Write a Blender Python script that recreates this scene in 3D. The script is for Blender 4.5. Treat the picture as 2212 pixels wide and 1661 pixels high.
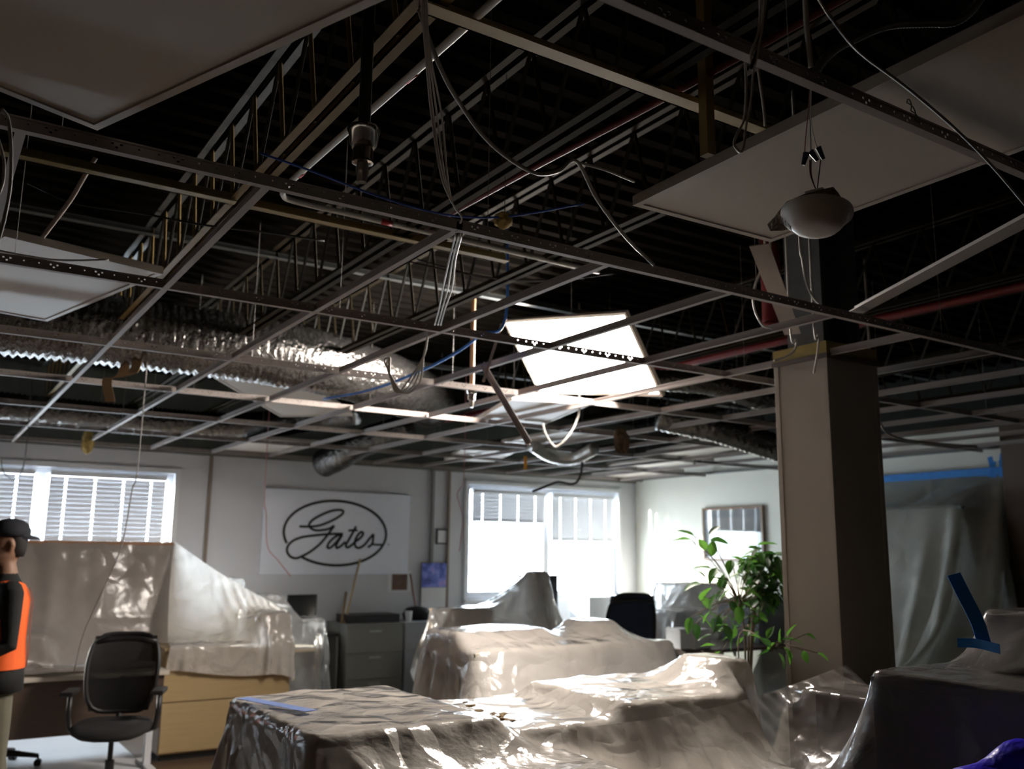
import bpy, bmesh, math, random
import numpy as np
from mathutils import Vector, Matrix, Quaternion

for o in list(bpy.data.objects): bpy.data.objects.remove(o)
S = bpy.context.scene
COL = S.collection
PI = math.pi

# ------------------------------------------------------------------ camera
CAMZ = 1.65
CR = np.array([[0.83824105, -0.10832209, -0.53443266],
               [-0.5451847, -0.14633684, -0.82544483],
               [0.01120672, 0.98328625, -0.18172109]])
FPX = 1977.36
cam_d = bpy.data.cameras.new('camera')
cam_d.sensor_fit = 'HORIZONTAL'; cam_d.sensor_width = 36.0
cam_d.lens = FPX / 2212 * 36.0
cam_d.clip_start = 0.05; cam_d.clip_end = 200
cam_d.dof.use_dof = True
cam_d.dof.focus_distance = 2.5
cam_d.dof.aperture_fstop = 3.4
cam = bpy.data.objects.new('camera', cam_d); COL.objects.link(cam)
mw = Matrix.Identity(4)
for i in range(3):
    for j in range(3): mw[i][j] = CR[i][j]
mw[2][3] = CAMZ
cam.matrix_world = mw
S.camera = cam

# ------------------------------------------------------------------ world, sun, exposure
world = bpy.data.worlds.new('sky'); S.world = world; world.use_nodes = True
bg = world.node_tree.nodes['Background']
bg.inputs[0].default_value = (0.74, 0.87, 1.0, 1); bg.inputs[1].default_value = 17.0
S.view_settings.view_transform = 'Standard'; S.view_settings.look = 'None'
S.view_settings.gamma = 1.0; S.view_settings.use_curve_mapping = False
S.view_settings.exposure = 1.1
sun_d = bpy.data.lights.new('sun', 'SUN'); sun_d.energy = 60; sun_d.angle = 0.06; sun_d.color = (1, .97, .9)
sun = bpy.data.objects.new('sun', sun_d); COL.objects.link(sun)
sun.rotation_euler = Vector((1.0, -0.85, -0.34)).to_track_quat('-Z', 'Y').to_euler()
def portal(name, loc, rot, sx, sy):
    d = bpy.data.lights.new(name, 'AREA'); d.shape = 'RECTANGLE'; d.size = sx; d.size_y = sy
    d.cycles.is_portal = True
    o = bpy.data.objects.new(name, d); COL.objects.link(o); o.location = loc; o.rotation_euler = rot
# area lights as sampling portals in the window openings (they emit nothing themselves)
portal('window_portal', (1.0, 10.12, 1.7), (-PI/2, 0, 0), 2.5, 1.5)
portal('window_portal', (7.0, 10.12, 1.8), (-PI/2, 0, 0), 2.4, 1.4)
portal('window_portal', (-2.1, 10.12, 1.72), (-PI/2, 0, 0), 2.75, 1.45)

# ------------------------------------------------------------------ helpers
def ray(px, py): return CR @ np.array([px-1106, 830.5-py, -FPX])
def at(px, py, z=None, y=None, x=None, d=None):
    v = ray(px, py)
    if z is not None: k = (z-CAMZ)/v[2]
    elif y is not None: k = y/v[1]
    elif x is not None: k = x/v[0]
    else: k = d/FPX
    return Vector((v[0]*k, v[1]*k, v[2]*k+CAMZ))

MATS = {}
def mat(name, col, rough=.6, metal=0.0, var=.12, scale=8.0, bump=0.0, bscale=40.0, spec=.5, alpha=None, emit=None, tcol=None, stretch=None):
    if name in MATS: return MATS[name]
    m = bpy.data.materials.new(name); m.use_nodes = True
    nt = m.node_tree; b = nt.nodes['Principled BSDF']
    b.inputs['Roughness'].default_value = rough; b.inputs['Metallic'].default_value = metal
    b.inputs['Specular IOR Level'].default_value = spec
    tc = nt.nodes.new('ShaderNodeTexCoord')
    src = tc.outputs['Object']
    if stretch:
        mp = nt.nodes.new('ShaderNodeMapping'); mp.inputs['Scale'].default_value = stretch
        nt.links.new(src, mp.inputs['Vector']); src = mp.outputs['Vector']
    n = nt.nodes.new('ShaderNodeTexNoise'); n.inputs['Scale'].default_value = scale; n.inputs['Detail'].default_value = 4
    nt.links.new(src, n.inputs['Vector'])
    mix = nt.nodes.new('ShaderNodeMix'); mix.data_type = 'RGBA'
    c2 = tcol if tcol else tuple(max(0, c*(1-var*2)) for c in col)
    mix.inputs[6].default_value = (*col, 1); mix.inputs[7].default_value = (*c2, 1)
    nt.links.new(n.outputs['Fac'], mix.inputs[0]); nt.links.new(mix.outputs[2], b.inputs['Base Color'])
    if bump:
        n2 = nt.nodes.new('ShaderNodeTexNoise'); n2.inputs['Scale'].default_value = bscale; n2.inputs['Detail'].default_value = 3
        nt.links.new(src, n2.inputs['Vector'])
        bp = nt.nodes.new('ShaderNodeBump'); bp.inputs['Strength'].default_value = bump; bp.inputs['Distance'].default_value = .02
        nt.links.new(n2.outputs['Fac'], bp.inputs['Height']); nt.links.new(bp.outputs['Normal'], b.inputs['Normal'])
    if emit:
        b.inputs['Emission Color'].default_value = (*emit[0], 1); b.inputs['Emission Strength'].default_value = emit[1]
    MATS[name] = m
    return m

def film(name, col, transp=.25, transl=.5, rough=.15, bump=.5, bscale=9.0, gloss=1.0, dirt=.0):
    """thin plastic sheeting: see-through share, scattered share, glossy skin with fine crinkles"""
    if name in MATS: return MATS[name]
    m = bpy.data.materials.new(name); m.use_nodes = True
    nt = m.node_tree; N = nt.nodes; L = nt.links
    for n in list(N): N.remove(n)
    out = N.new('ShaderNodeOutputMaterial')
    tc = N.new('ShaderNodeTexCoord')
    def noise(scale, detail, rgh=.55):
        n = N.new('ShaderNodeTexNoise'); n.inputs['Scale'].default_value = scale; n.inputs['Detail'].default_value = detail
        n.inputs['Roughness'].default_value = rgh
        L.new(tc.outputs['Object'], n.inputs['Vector']); return n
    n1 = noise(bscale, 3); n2 = noise(bscale*5, 2)
    vor = N.new('ShaderNodeTexVoronoi'); vor.inputs['Scale'].default_value = bscale*.55; vor.feature = 'DISTANCE_TO_EDGE'
    L.new(tc.outputs['Object'], vor.inputs['Vector'])
    ad = N.new('ShaderNodeMath'); ad.operation = 'MULTIPLY_ADD'; ad.inputs[1].default_value = .25
    L.new(n2.outputs['Fac'], ad.inputs[0]); L.new(n1.outputs['Fac'], ad.inputs[2])
    ad2 = N.new('ShaderNodeMath'); ad2.operation = 'MULTIPLY_ADD'; ad2.inputs[1].default_value = 3.2
    wn = noise(2.5, 2); vm = N.new('ShaderNodeVectorMath'); vm.operation = 'MULTIPLY_ADD'; vm.inputs[1].default_value = (.5, .5, .5)
    L.new(wn.outputs['Color'], vm.inputs[0]); L.new(tc.outputs['Object'], vm.inputs[2]); L.new(vm.outputs[0], vor.inputs['Vector'])
    L.new(vor.outputs['Distance'], ad2.inputs[0]); L.new(ad.outputs[0], ad2.inputs[2])
    bp = N.new('ShaderNodeBump'); bp.inputs['Strength'].default_value = bump; bp.inputs['Distance'].default_value = .02
    L.new(ad2.outputs[0], bp.inputs['Height'])
    df = N.new('ShaderNodeBsdfDiffuse'); df.inputs[0].default_value = (*col, 1)
    tl = N.new('ShaderNodeBsdfTranslucent'); tl.inputs[0].default_value = (*col, 1)
    tr = N.new('ShaderNodeBsdfTransparent'); tr.inputs[0].default_value = (.96, .96, .95, 1)
    gl = N.new('ShaderNodeBsdfGlossy'); gl.inputs['Roughness'].default_value = rough
    for n in (df, tl, gl): L.new(bp.outputs['Normal'], n.inputs['Normal'])
    m1 = N.new('ShaderNodeMixShader'); m1.inputs[0].default_value = transl
    L.new(df.outputs[0], m1.inputs[1]); L.new(tl.outputs[0], m1.inputs[2])
    m2 = N.new('ShaderNodeMixShader'); L.new(m1.outputs[0], m2.inputs[1]); L.new(tr.outputs[0], m2.inputs[2])
    mr = N.new('ShaderNodeMapRange'); mr.inputs[1].default_value = .3; mr.inputs[2].default_value = .7
    mr.inputs[3].default_value = max(0, transp-.12); mr.inputs[4].default_value = min(1, transp+.12)
    n3 = noise(2.2, 3); L.new(n3.outputs['Fac'], mr.inputs[0]); L.new(mr.outputs[0], m2.inputs[0])
    fr = N.new('ShaderNodeFresnel'); fr.inputs['IOR'].default_value = 1.5; L.new(bp.outputs['Normal'], fr.inputs['Normal'])
    mu = N.new('ShaderNodeMath'); mu.operation = 'MULTIPLY'; mu.inputs[1].default_value = gloss; mu.use_clamp = True
    L.new(fr.outputs[0], mu.inputs[0])
    m3 = N.new('ShaderNodeMixShader'); L.new(mu.outputs[0], m3.inputs[0]); L.new(m2.outputs[0], m3.inputs[1]); L.new(gl.outputs[0], m3.inputs[2])
    L.new(m3.outputs[0], out.inputs[0])
    MATS[name] = m
    return m

class MB:
    """collects simple shapes into one mesh"""
    def __init__(s): s.v = []; s.f = []; s.m = []; s.mi = 0
    def add(s, vs, fs):
        k = len(s.v); s.v += [tuple(v) for v in vs]; s.f += [tuple(i+k for i in f) for f in fs]; s.m += [s.mi]*len(fs); return s
    def box(s, a, b, M=None):
        (x0, y0, z0), (x1, y1, z1) = a, b
        vs = [Vector(p) for p in ((x0,y0,z0),(x1,y0,z0),(x1,y1,z0),(x0,y1,z0),(x0,y0,z1),(x1,y0,z1),(x1,y1,z1),(x0,y1,z1))]
        if M is not None: vs = [M @ v for v in vs]
        return s.add(vs, [(0,3,2,1),(4,5,6,7),(0,1,5,4),(1,2,6,5),(2,3,7,6),(3,0,4,7)])
    def tube(s, pts, r, n=6, cap=True, flat=1.0):
        pts = [Vector(p) for p in pts]; N = len(pts)
        rs = r if isinstance(r, (list, tuple)) else [r]*N
        vs = []; up = None
        for i, p in enumerate(pts):
            t = (pts[min(i+1, N-1)]-pts[max(i-1, 0)])
            if t.length < 1e-9: t = Vector((0,0,1))
            t.normalize()
            if up is None:
                up = Vector((0,0,1)) if abs(t.z) < .9 else Vector((1,0,0))
            a = up - t*up.dot(t)
            if a.length < 1e-6: a = t.orthogonal()
            a.normalize(); b = t.cross(a); up = a
            for k in range(n):
                th = 2*PI*k/n
                vs.append(p + a*(math.cos(th)*rs[i]) + b*(math.sin(th)*rs[i]*flat))
        fs = [(i*n+k, i*n+(k+1) % n, (i+1)*n+(k+1) % n, (i+1)*n+k) for i in range(N-1) for k in range(n)]
        if cap: fs += [tuple(range(n-1, -1, -1)), tuple(range((N-1)*n, N*n))]
        return s.add(vs, fs)
    def lathe(s, prof, n=20, M=None, cap=True):
        vs = []
        for r, z in prof:
            for k in range(n):
                v = Vector((r*math.cos(2*PI*k/n), r*math.sin(2*PI*k/n), z)); vs.append(M @ v if M is not None else v)
        N = len(prof)
        fs = [(i*n+k, i*n+(k+1) % n, (i+1)*n+(k+1) % n, (i+1)*n+k) for i in range(N-1) for k in range(n)]
        if cap: fs += [tuple(range(n-1, -1, -1)), tuple(range((N-1)*n, N*n))]
        return s.add(vs, fs)
    def poly(s, pts): return s.add(pts, [tuple(range(len(pts)))])
    def prism(s, pts, axis, h):
        pts = [Vector(p) for p in pts]; a = Vector(axis)*h; n = len(pts)
        return s.add(pts+[p+a for p in pts], [tuple(range(n-1,-1,-1)), tuple(range(n, 2*n))]+[(i, (i+1) % n, n+(i+1) % n, n+i) for i in range(n)])
    def mesh(s, name, mats, smooth=False, bevel=0):
        me = bpy.data.meshes.new(name); me.from_pydata(s.v, [], s.f); 
        for m in (mats if isinstance(mats, (list, tuple)) else [mats]): me.materials.append(m)
        me.polygons.foreach_set('material_index', s.m)
        bm = bmesh.new(); bm.from_mesh(me); bmesh.ops.recalc_face_normals(bm, faces=bm.faces)
        if bevel: bmesh.ops.bevel(bm, geom=list(bm.edges), offset=bevel, segments=2, affect='EDGES', profile=.6, clamp_overlap=True)
        bm.to_mesh(me); bm.free()
        if smooth:
            me.polygons.foreach_set('use_smooth', [True]*len(me.polygons))
            if smooth != 'all': me.set_sharp_from_angle(angle=math.radians(smooth if smooth is not True else 40))
        me.update()
        return me
    def build(s, name, mats, parent=None, smooth=False, bevel=0):
        return link(name, s.mesh(name, mats, smooth, bevel), parent)

def link(name, me, parent=None):
    o = bpy.data.objects.new(name, me); COL.objects.link(o)
    if parent is not None: o.parent = parent
    return o
def tag(o, label=None, cat=None, group=None, kind=None):
    if label: o['label'] = label
    if cat: o['category'] = cat
    if group: o['group'] = group
    if kind: o['kind'] = kind
    return o
def thing(name, label, cat, loc=(0,0,0), rz=0.0, group=None):
    o = bpy.data.objects.new(name, None); COL.objects.link(o); o.empty_display_size = .1
    o.location = loc; o.rotation_euler = (0, 0, rz)
    return tag(o, label, cat, group)
def struct(name, mb, m, parent=None, **k):
    o = mb.build(name, m, parent, **k)
    if parent is None: o['kind'] = 'structure'
    return o
def copy_tree(o, parent=None):
    c = o.copy(); COL.objects.link(c); c.parent = parent
    for ch in o.children: copy_tree(ch, c)
    return c
def smooth_path(pts, n=8):
    pts = [Vector(p) for p in pts]
    if len(pts) < 3: return pts
    P = [pts[0]*2-pts[1]]+pts+[pts[-1]*2-pts[-2]]; out = []
    for i in range(1, len(P)-2):
        a, b, c, d = P[i-1], P[i], P[i+1], P[i+2]
        for k in range(n):
            t = k/n
            out.append(.5*((2*b)+(c-a)*t+(2*a-5*b+4*c-d)*t*t+(3*b-a-3*c+d)*t**3))
    out.append(pts[-1]); return out

# ------------------------------------------------------------------ materials
m_wall = mat('painted_wall', (.64,.65,.69), .75, var=.05, scale=3, bump=.08, bscale=120)
m_wallR = mat('painted_wall_cream', (.80,.79,.70), .75, var=.04, scale=3, bump=.05, bscale=120)
m_upper = mat('raw_block', (.09,.105,.095), .9, var=.25, scale=6, bump=.3, bscale=60)
m_deck = mat('dark_deck', (.012,.0105,.009), .95, var=.3, scale=4, spec=0.0)
m_tee = mat('white_tee', (.38,.335,.315), .6, var=.08, scale=5, spec=.15)
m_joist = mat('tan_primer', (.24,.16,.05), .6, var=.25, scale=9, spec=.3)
m_joistg = mat('grey_steel', (.14,.15,.15), .5, metal=.3, var=.25, scale=12)
m_galv = mat('galvanised', (.55,.56,.55), .35, metal=.8, var=.2, scale=20)
m_emt = mat('conduit_white', (.60,.60,.56), .5, metal=.0, var=.1, scale=10)
m_red = mat('red_paint', (.45,.03,.03), .5)
m_reddim = mat('red_pipe_dull', (.16,.012,.014), .6, var=.2)
m_jdark = mat('joist_shaded', (.036,.028,.015), .85, var=.3, scale=9, spec=.1)  # tan joist paint darkened: roof-space shade put into the colour
m_blackpipe = mat('black_pipe', (.05,.05,.045), .45, metal=.4, var=.3, scale=10)
m_copper = mat('orange_pipe', (.55,.30,.16), .45, var=.15, scale=10)
m_chrome = mat('chrome', (.8,.8,.78), .12, metal=1.0, var=.05)
m_panelw = mat('panel_white', (.56,.505,.44), .5, var=.03, scale=2, spec=.18)
m_panelf = mat('panel_frame', (.54,.49,.43), .5, var=.04, scale=4, spec=.2)
m_cablew = mat('cable_white', (.58,.55,.50), .5, var=.1)
m_cableg = mat('cable_grey', (.30,.29,.27), .5, var=.15)
m_cableb = mat('cable_blue', (.03,.10,.45), .5)
m_cablek = mat('cable_black', (.02,.02,.02), .5)
m_foil = mat('duct_foil', (.30,.29,.28), .26, metal=.9, var=.3, scale=14, bump=.9, bscale=26)
m_insul = mat('insulation', (.50,.34,.10), .95, var=.3, scale=18, bump=1, bscale=30)
m_kraft = mat('kraft_paper', (.42,.28,.15), .8, var=.2, scale=8)
m_beige = mat('column_beige', (.34,.285,.235), .6, var=.05, scale=3)
m_yellow = mat('yellow_band', (.42,.31,.08), .7, var=.2)
m_alu = mat('window_frame_white', (.72,.74,.77), .4, var=.04)
m_carpet = mat('vinyl_floor', (.15,.10,.065), .28, var=.2, scale=3)

# ------------------------------------------------------------------ room shell
XL, XR, YF, YB, ZD, G = -6.0, 8.52, -9.0, 9.93, 3.46, 2.646
struct('floor', MB().box((XL-.2, YF-.2, -.15), (XR+.2, YB+.2, 0)), m_carpet)
def wall_with_holes(axis, pos, thick, u0, u1, z0, z1, holes):
    """slab in the plane axis=pos built from boxes around rectangular openings (u0,u1,z0,z1)"""
    mb = MB(); us = sorted({u0, u1, *[h[0] for h in holes], *[h[1] for h in holes]}); 
    for a, b in zip(us[:-1], us[1:]):
        hs = sorted([(h[2], h[3]) for h in holes if h[0] <= a+1e-6 and h[1] >= b-1e-6]); z = z0
        for p, q in hs+[(z1, z1)]:
            if p > z+1e-6:
                if axis == 'y': mb.box((a, min(pos, pos+thick), z), (b, max(pos, pos+thick), p))
                else: mb.box((min(pos, pos+thick), a, z), (max(pos, pos+thick), b, p))
            z = q
    return mb
W1 = (-.25, 2.26, 1.0, 2.43); W2 = (5.80, 8.20, 1.12, 2.50)
W0 = (-3.5, -.75, 1.0, 2.43)
struct('wall_back', wall_with_holes('y', YB, .22, XL-.2, XR+.2, 0, G+.02, [W0, W1, W2]), m_wall)
struct('wall_back_upper', MB().box((XL-.2, YB, G+.02), (XR+.2, YB+.22, ZD+.1)), m_upper)
struct('wall_right', MB().box((XR, YF, 0), (XR+.2, YB, 2.88)), m_wallR)
struct('wall_right_upper', MB().box((XR, YF, 2.88), (XR+.2, YB, ZD+.1)), mat('dark_block', (.03,.03,.028), .9, spec=.1))
struct('wall_left', MB().box((XL-.2, YF-.2, 0), (XL, YB, ZD+.1)), MATS.get('brown_wall') or mat('brown_wall', (.22,.16,.12), .8))
struct('wall_front', MB().box((XL, YF-.2, 0), (XR, YF, ZD+.1)), mat('brown_wall', (.22,.16,.12), .8))
mb = MB(); y = YF; prof = []
while y < YB:
    prof += [(y, ZD), (y+.05, ZD), (y+.07, ZD+.04), (y+.132, ZD+.04)]; y += .152
prof.append((y, ZD))
n = len(prof)
mb.add([(XL, p[0], p[1]) for p in prof]+[(XR, p[0], p[1]) for p in prof]+[(XL, p[0], p[1]+.01) for p in prof]+[(XR, p[0], p[1]+.01) for p in prof],
       [(i, i+1, n+i+1, n+i) for i in range(n-1)]+[(2*n+i, 3*n+i, 3*n+i+1, 2*n+i+1) for i in range(n-1)])
struct('ceiling', mb, m_deck)
struct('ceiling_slab', MB().box((XL-.2, YF-.2, ZD+.06), (XR+.2, YB+.2, ZD+.2)), m_deck)
# wall battens, wall angle
m_batten = mat('brown_batten', (.26,.21,.17), .6)
struct('trim_1', MB().box((2.60, YB-.025, 0), (2.635, YB, G)), m_batten)
struct('trim_2', MB().box((5.27, YB-.03, 0), (5.31, YB, G)), mat('grey_batten', (.25,.25,.25), .6))
struct('trim_3', MB().box((5.50, YB-.03, 0), (5.53, YB, G)), m_batten)
struct('trim_4', MB().box((XL, YB-.03, G-.005), (XR, YB, G+.02)), mat('wall_angle_dark', (.17,.17,.16), .6))
struct('trim_5', MB().box((XR-.03, YF, G+.03), (XR, YB, G+.055)), MATS['wall_angle_dark'])

# ------------------------------------------------------------------ windows and blinds
m_glass = film('window_glass', (.8,.85,.9), transp=.93, transl=.0, rough=.02, bump=0.0, gloss=.6)
m_blind = mat('blind_white', (.72,.74,.78), .5, var=.03)
_nt = m_blind.node_tree
def add_translucent(m, f, col):
    nt = m.node_tree; b = nt.nodes['Principled BSDF']; out = [n for n in nt.nodes if n.type == 'OUTPUT_MATERIAL'][0]
    t = nt.nodes.new('ShaderNodeBsdfTranslucent'); t.inputs[0].default_value = (*col, 1)
    mx = nt.nodes.new('ShaderNodeMixShader'); mx.inputs[0].default_value = f
    nt.links.new(b.outputs[0], mx.inputs[1]); nt.links.new(t.outputs[0], mx.inputs[2]); nt.links.new(mx.outputs[0], out.inputs[0])
add_translucent(m_blind, .006, (.8,.85,.95))
def window_y(name, w, mull, sills=()):
    x0, x1, z0, z1 = w; y0, y1 = YB+.06, YB+.14
    fr = MB(); t = .06
    fr.box((x0, y0, z0), (x0+t, y1, z1)).box((x1-t, y0, z0), (x1, y1, z1)).box((x0+t, y0, z0), (x1-t, y1, z0+t)).box((x0+t, y0, z1-t), (x1-t, y1, z1))
    for mx in mull: fr.box((mx-.045, y0, z0+t), (mx+.045, y1, z1-t))
    o = struct(name, fr, m_alu)
    xs = [x0+t]+[q for mx in mull for q in (mx-.045, mx+.045)]+[x1-t]
    for i in range(0, len(xs), 2):
        MB().box((xs[i], YB+.098, z0+t), (xs[i+1], YB+.102, z1-t)).build('pane', m_glass, o)
    # casing around the opening, on the room side
    c = MB(); k = .05
    c.box((x0-k, YB-.02, z1), (x1+k, YB, z1+k)).box((x0-k, YB-.02, z0-k), (x0, YB, z1)).box((x1, YB-.02, z0-k), (x1+k, YB, z1))
    c.build('casing', m_alu, o)
    MB().box((x0-k, YB-.06, z0-k-.02), (x1+k, YB+.05, z0-k+.02)).build('window_sill', m_alu, o)
    return o
window_y('window_1', W1, [1.02])
window_y('window_2', W2, [7.03])
window_y('window_3', W0, [-2.1])

def blind(x0, x1, ztop, zbot, label, pitch=.044, holes=4, tilt=-80):
    y = YB+.02
    t = thing('window_blind', label, 'blind', ((x0+x1)/2, y, zbot), 0, 'venetian blinds in the back windows')
    w = (x1-x0)/2; zt = ztop-zbot
    MB().box((-w, -.03, zt-.05), (w, .03, zt)).build('head_rail', m_blind, t, bevel=.004)
    MB().box((-w, -.028, 0), (w, .028, .022)).build('bottom_rail', m_blind, t, bevel=.004)
    # one slat with a cord slot at each ladder position
    hx = [-w+ (2*w)*(i+.55)/(holes+.1) for i in range(holes)]
    sl = MB(); M = Matrix.Rotation(math.radians(tilt), 4, 'X'); hw, hd = .009, .012; th = .0012
    edges = [-w]+[e for h in hx for e in (h-hw, h+hw)]+[w]
    for i in range(0, len(edges), 2): sl.box((edges[i], -.026, -th), (edges[i+1], .026, th), M)
    for h in hx:
        sl.box((h-hw, -.026, -th), (h+hw, -hd, th), M); sl.box((h-hw, hd, -th), (h+hw, .026, th), M)
    me = sl.mesh('slat', m_blind)
    z = .05
    while z < zt-.06:
        o = link('slat', me, t); o.location = (0, 0, z); z += pitch
    co = MB()
    for h in hx: co.tube([(h, -.029, .02), (h, -.029, zt-.04)], .0015, 4)
    co.build('ladder_cord', m_blind, t)
    return t
blind(1.09, 2.18, 2.40, 1.70, 'white venetian blind beside the grey wall, right half of the left window')
blind(-.18, .96, 2.40, 1.70, 'white venetian blind behind the worker, at the picture edge')
blind(-3.42, -2.16, 2.40, 1.07, 'unseen white venetian blind added to shut light out beyond the left picture edge')  # this blind and the next are out of view, added to block sun
blind(-2.04, -.83, 2.40, 1.07, 'unseen white venetian blind added to keep sun out, beyond the worker')
blind(5.87, 6.97, 2.45, 2.02, 'short raised venetian blind above the open left pane of the bright window')
blind(7.09, 8.13, 2.45, 1.80, 'venetian blind lowered further, next to the room corner')

# ------------------------------------------------------------------ suspended ceiling grid
X0, Y0, DX, DY = .7313, 1.1797, .6096, 1.2192
grid = thing('ceiling_grid', 'bare white suspended ceiling grid with its tiles removed', 'ceiling grid', (0, 0, G))
LR = 3.6576
def web_with_holes(mb, L, start=0.0):
    z0, z1 = .001, .038; t = .0008
    mb.box((0, -.012, 0), (L, .012, .0016)).box((0, -.003, z1-.006), (L, .003, z1))
    cuts = []                                   # (x0, x1, [(z lo, z hi)...])
    x = .05
    while x < L-.08:
        cuts.append((x, x+.007, [(.022, .028)])); cuts.append((x+.011, x+.018, [(.013, .019)])); cuts.append((x+.022, x+.029, [(.022, .028)]))
        cuts.append((x+.066, x+.071, [(.021, .026)])); cuts.append((x+.115, x+.120, [(.021, .026)]))
        x += .1524
    p = 0
    for a, b, hs in cuts:
        mb.box((p, -t, z0), (a, t, z1-.006))
        lo, hi = hs[0]; mb.box((a, -t, z0), (b, t, lo)); mb.box((a, -t, hi), (b, t, z1-.006)); p = b
    mb.box((p, -t, z0), (L, t, z1-.006))
mbm = MB(); web_with_holes(mbm, LR-.002); me_main = mbm.mesh('main_runner', m_tee)
mbm = MB(); L = DY-.026
mbm.box((0, -.012, 0), (L, .012, .0016)).box((0, -.0008, .001), (L, .0008, .034)).box((0, -.003, .03), (L, .003, .036))
me_tee = mbm.mesh('cross_tee', m_tee)
rng = random.Random(4)
for j in range(0, 8):
    yy = Y0+j*DY
    x = X0-DX*5
    while x < XR-.05:
        L = min(LR, XR-.06-x)
        o = link('main_runner', me_main, grid); o.location = (x, yy, 0); o.scale = ((L/LR), 1, 1)
        x += LR
for j in range(0, 7):
    for i in range(-3, 13):
        if j == 0: continue
        if j >= 3 and rng.random() < .10 and i > 3: continue
        xx = X0+i*DX
        if abs(xx-3.95) < .22 and j == 1: pass
        o = link('cross_tee', me_tee, grid); o.location = (xx, Y0+j*DY+.013, 0.0005); o.rotation_euler = (0, 0, PI/2)
o = link('cross_tee', me_tee, grid); o.location = (X0, Y0+7*DY+.013, 0); o.rotation_euler = (0, 0, PI/2); o.scale = (.16, 1, 1)

# ------------------------------------------------------------------ column
cx0, cx1, cy0, cy1 = 3.755, 4.15, 2.905, 3.235
c = thing('column', 'beige boxed steel column standing among the draped desks', 'column', (cx0, cy0, 0))
w, dpt = cx1-cx0, cy1-cy0
MB().box((0, 0, 0), (w, dpt, G+.035)).build('casing', m_beige, c, bevel=.004)
for sx in (0, 1):
    for sy in (0, 1):
        b = MB(); x = -.004 if sx == 0 else w-.026; y = -.004 if sy == 0 else dpt-.026
        b.box((x, y, 0), (x+.03, y+.03, G+.03)).build('corner_bead', m_beige, c, bevel=.002)
b = MB(); b.box((-.006, -.006, G+.012), (w+.006, dpt+.006, G+.075)).build('yellow_band', m_yellow, c)
b = MB(); b.box((-.012, -.012, G-.012), (w+.012, dpt+.012, G+.012)).build('trim_angle', mat('brown_trim', (.12,.085,.07), .5), c)
b = MB(); b.box((.05, .05, G+.075), (.075, dpt-.05, ZD)).box((w-.075, .05, G+.075), (w-.05, dpt-.05, ZD)).box((.075, dpt/2-.008, G+.075), (w-.075, dpt/2+.008, ZD))
b.build('steel_section', m_joistg, c)

# ------------------------------------------------------------------ joists, bridging, pipes above the grid
def joist(x, label, zt=3.40, zb=3.0, m=m_joist, y0=YF+.1, y1=YB-.05):
    t = thing('steel_joist', label, 'joist', (x, 0, zb), 0, 'open-web joists under the roof deck')
    h = zt-zb
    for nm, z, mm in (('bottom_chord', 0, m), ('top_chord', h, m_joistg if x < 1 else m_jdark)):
        b = MB()
        for s in (-1, 1):
            b.box((min(s*.008, s*.042), y0, z), (max(s*.008, s*.042), y1, z+.005)).box((min(s*.008, s*.013), y0, z), (max(s*.008, s*.013), y1, z+.04))
        b.build(nm, mm, t)
    y = y0+.15; k = 0; p = .30
    me_v = MB().tube([(0, 0, .01), (0, .10, h+.01)], .0085, 5).mesh('web_rod', m)
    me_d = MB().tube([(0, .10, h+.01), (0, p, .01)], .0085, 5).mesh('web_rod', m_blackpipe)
    while y < y1-p:
        if y > -.6 and (m is m_joist or y < 7):
            o = link('web_rod', me_v, t); o.location = (0, y, 0)
            o = link('web_rod', me_d, t); o.location = (0, y, 0)
        y += p
    return t
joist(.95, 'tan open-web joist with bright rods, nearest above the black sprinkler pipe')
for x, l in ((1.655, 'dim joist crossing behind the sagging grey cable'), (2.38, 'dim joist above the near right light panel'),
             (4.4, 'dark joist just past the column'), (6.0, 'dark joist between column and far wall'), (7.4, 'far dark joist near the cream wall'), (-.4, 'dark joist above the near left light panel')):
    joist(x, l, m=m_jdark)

def angle_bar(name, label, x0, x1, y, z, m, a=.045):
    b = MB(); b.box((x0, y, z), (x1, y+a, z+.006)).box((x0, y+a-.006, z), (x1, y+a, z+a))
    return tag(b.build(name, m), label, 'angle iron', 'bridging angles under the joists')
angle_bar('bridging_angle', 'tan bridging angle running from the top joist to the yellow post', .93, 2.25, 1.84, 2.985, mat('tan_bridging', (.52,.41,.20), .5, var=.2, scale=9), .05)
angle_bar('bridging_angle', 'olive bridging angle behind the near grid runner on the left', -1.6, .93, 3.42, 2.985, mat('olive_bridging', (.34,.29,.12), .5, var=.2, scale=9))
angle_bar('bridging_angle', 'ochre bridging angle continuing under the white conduit', .99, 2.2, 3.43, 2.985, mat('ochre_bridging', (.34,.25,.09), .5, var=.2, scale=9))
angle_bar('bridging_angle', 'dark bridging angle deeper inside the roof space', -1.5, 8.3, 5.1, 3.35, m_joistg)
angle_bar('bridging_angle', 'dark bridging angle above the black flexible duct', -1.5, 8.3, 7.2, 3.30, m_joistg)
# yellow hanger post by the right-hand panel
pt = at(1522, 95, d=2.75); pb = at(1527, 348, d=2.72)
tag(MB().box((pt.x-.016, pt.y-.016, pb.z), (pt.x+.016, pt.y+.016, ZD)).build('hanger_post', mat('ochre_post', (.40,.27,.08), .6, var=.2)), 'ochre vertical hanger post behind the right light panel', 'post')

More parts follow.
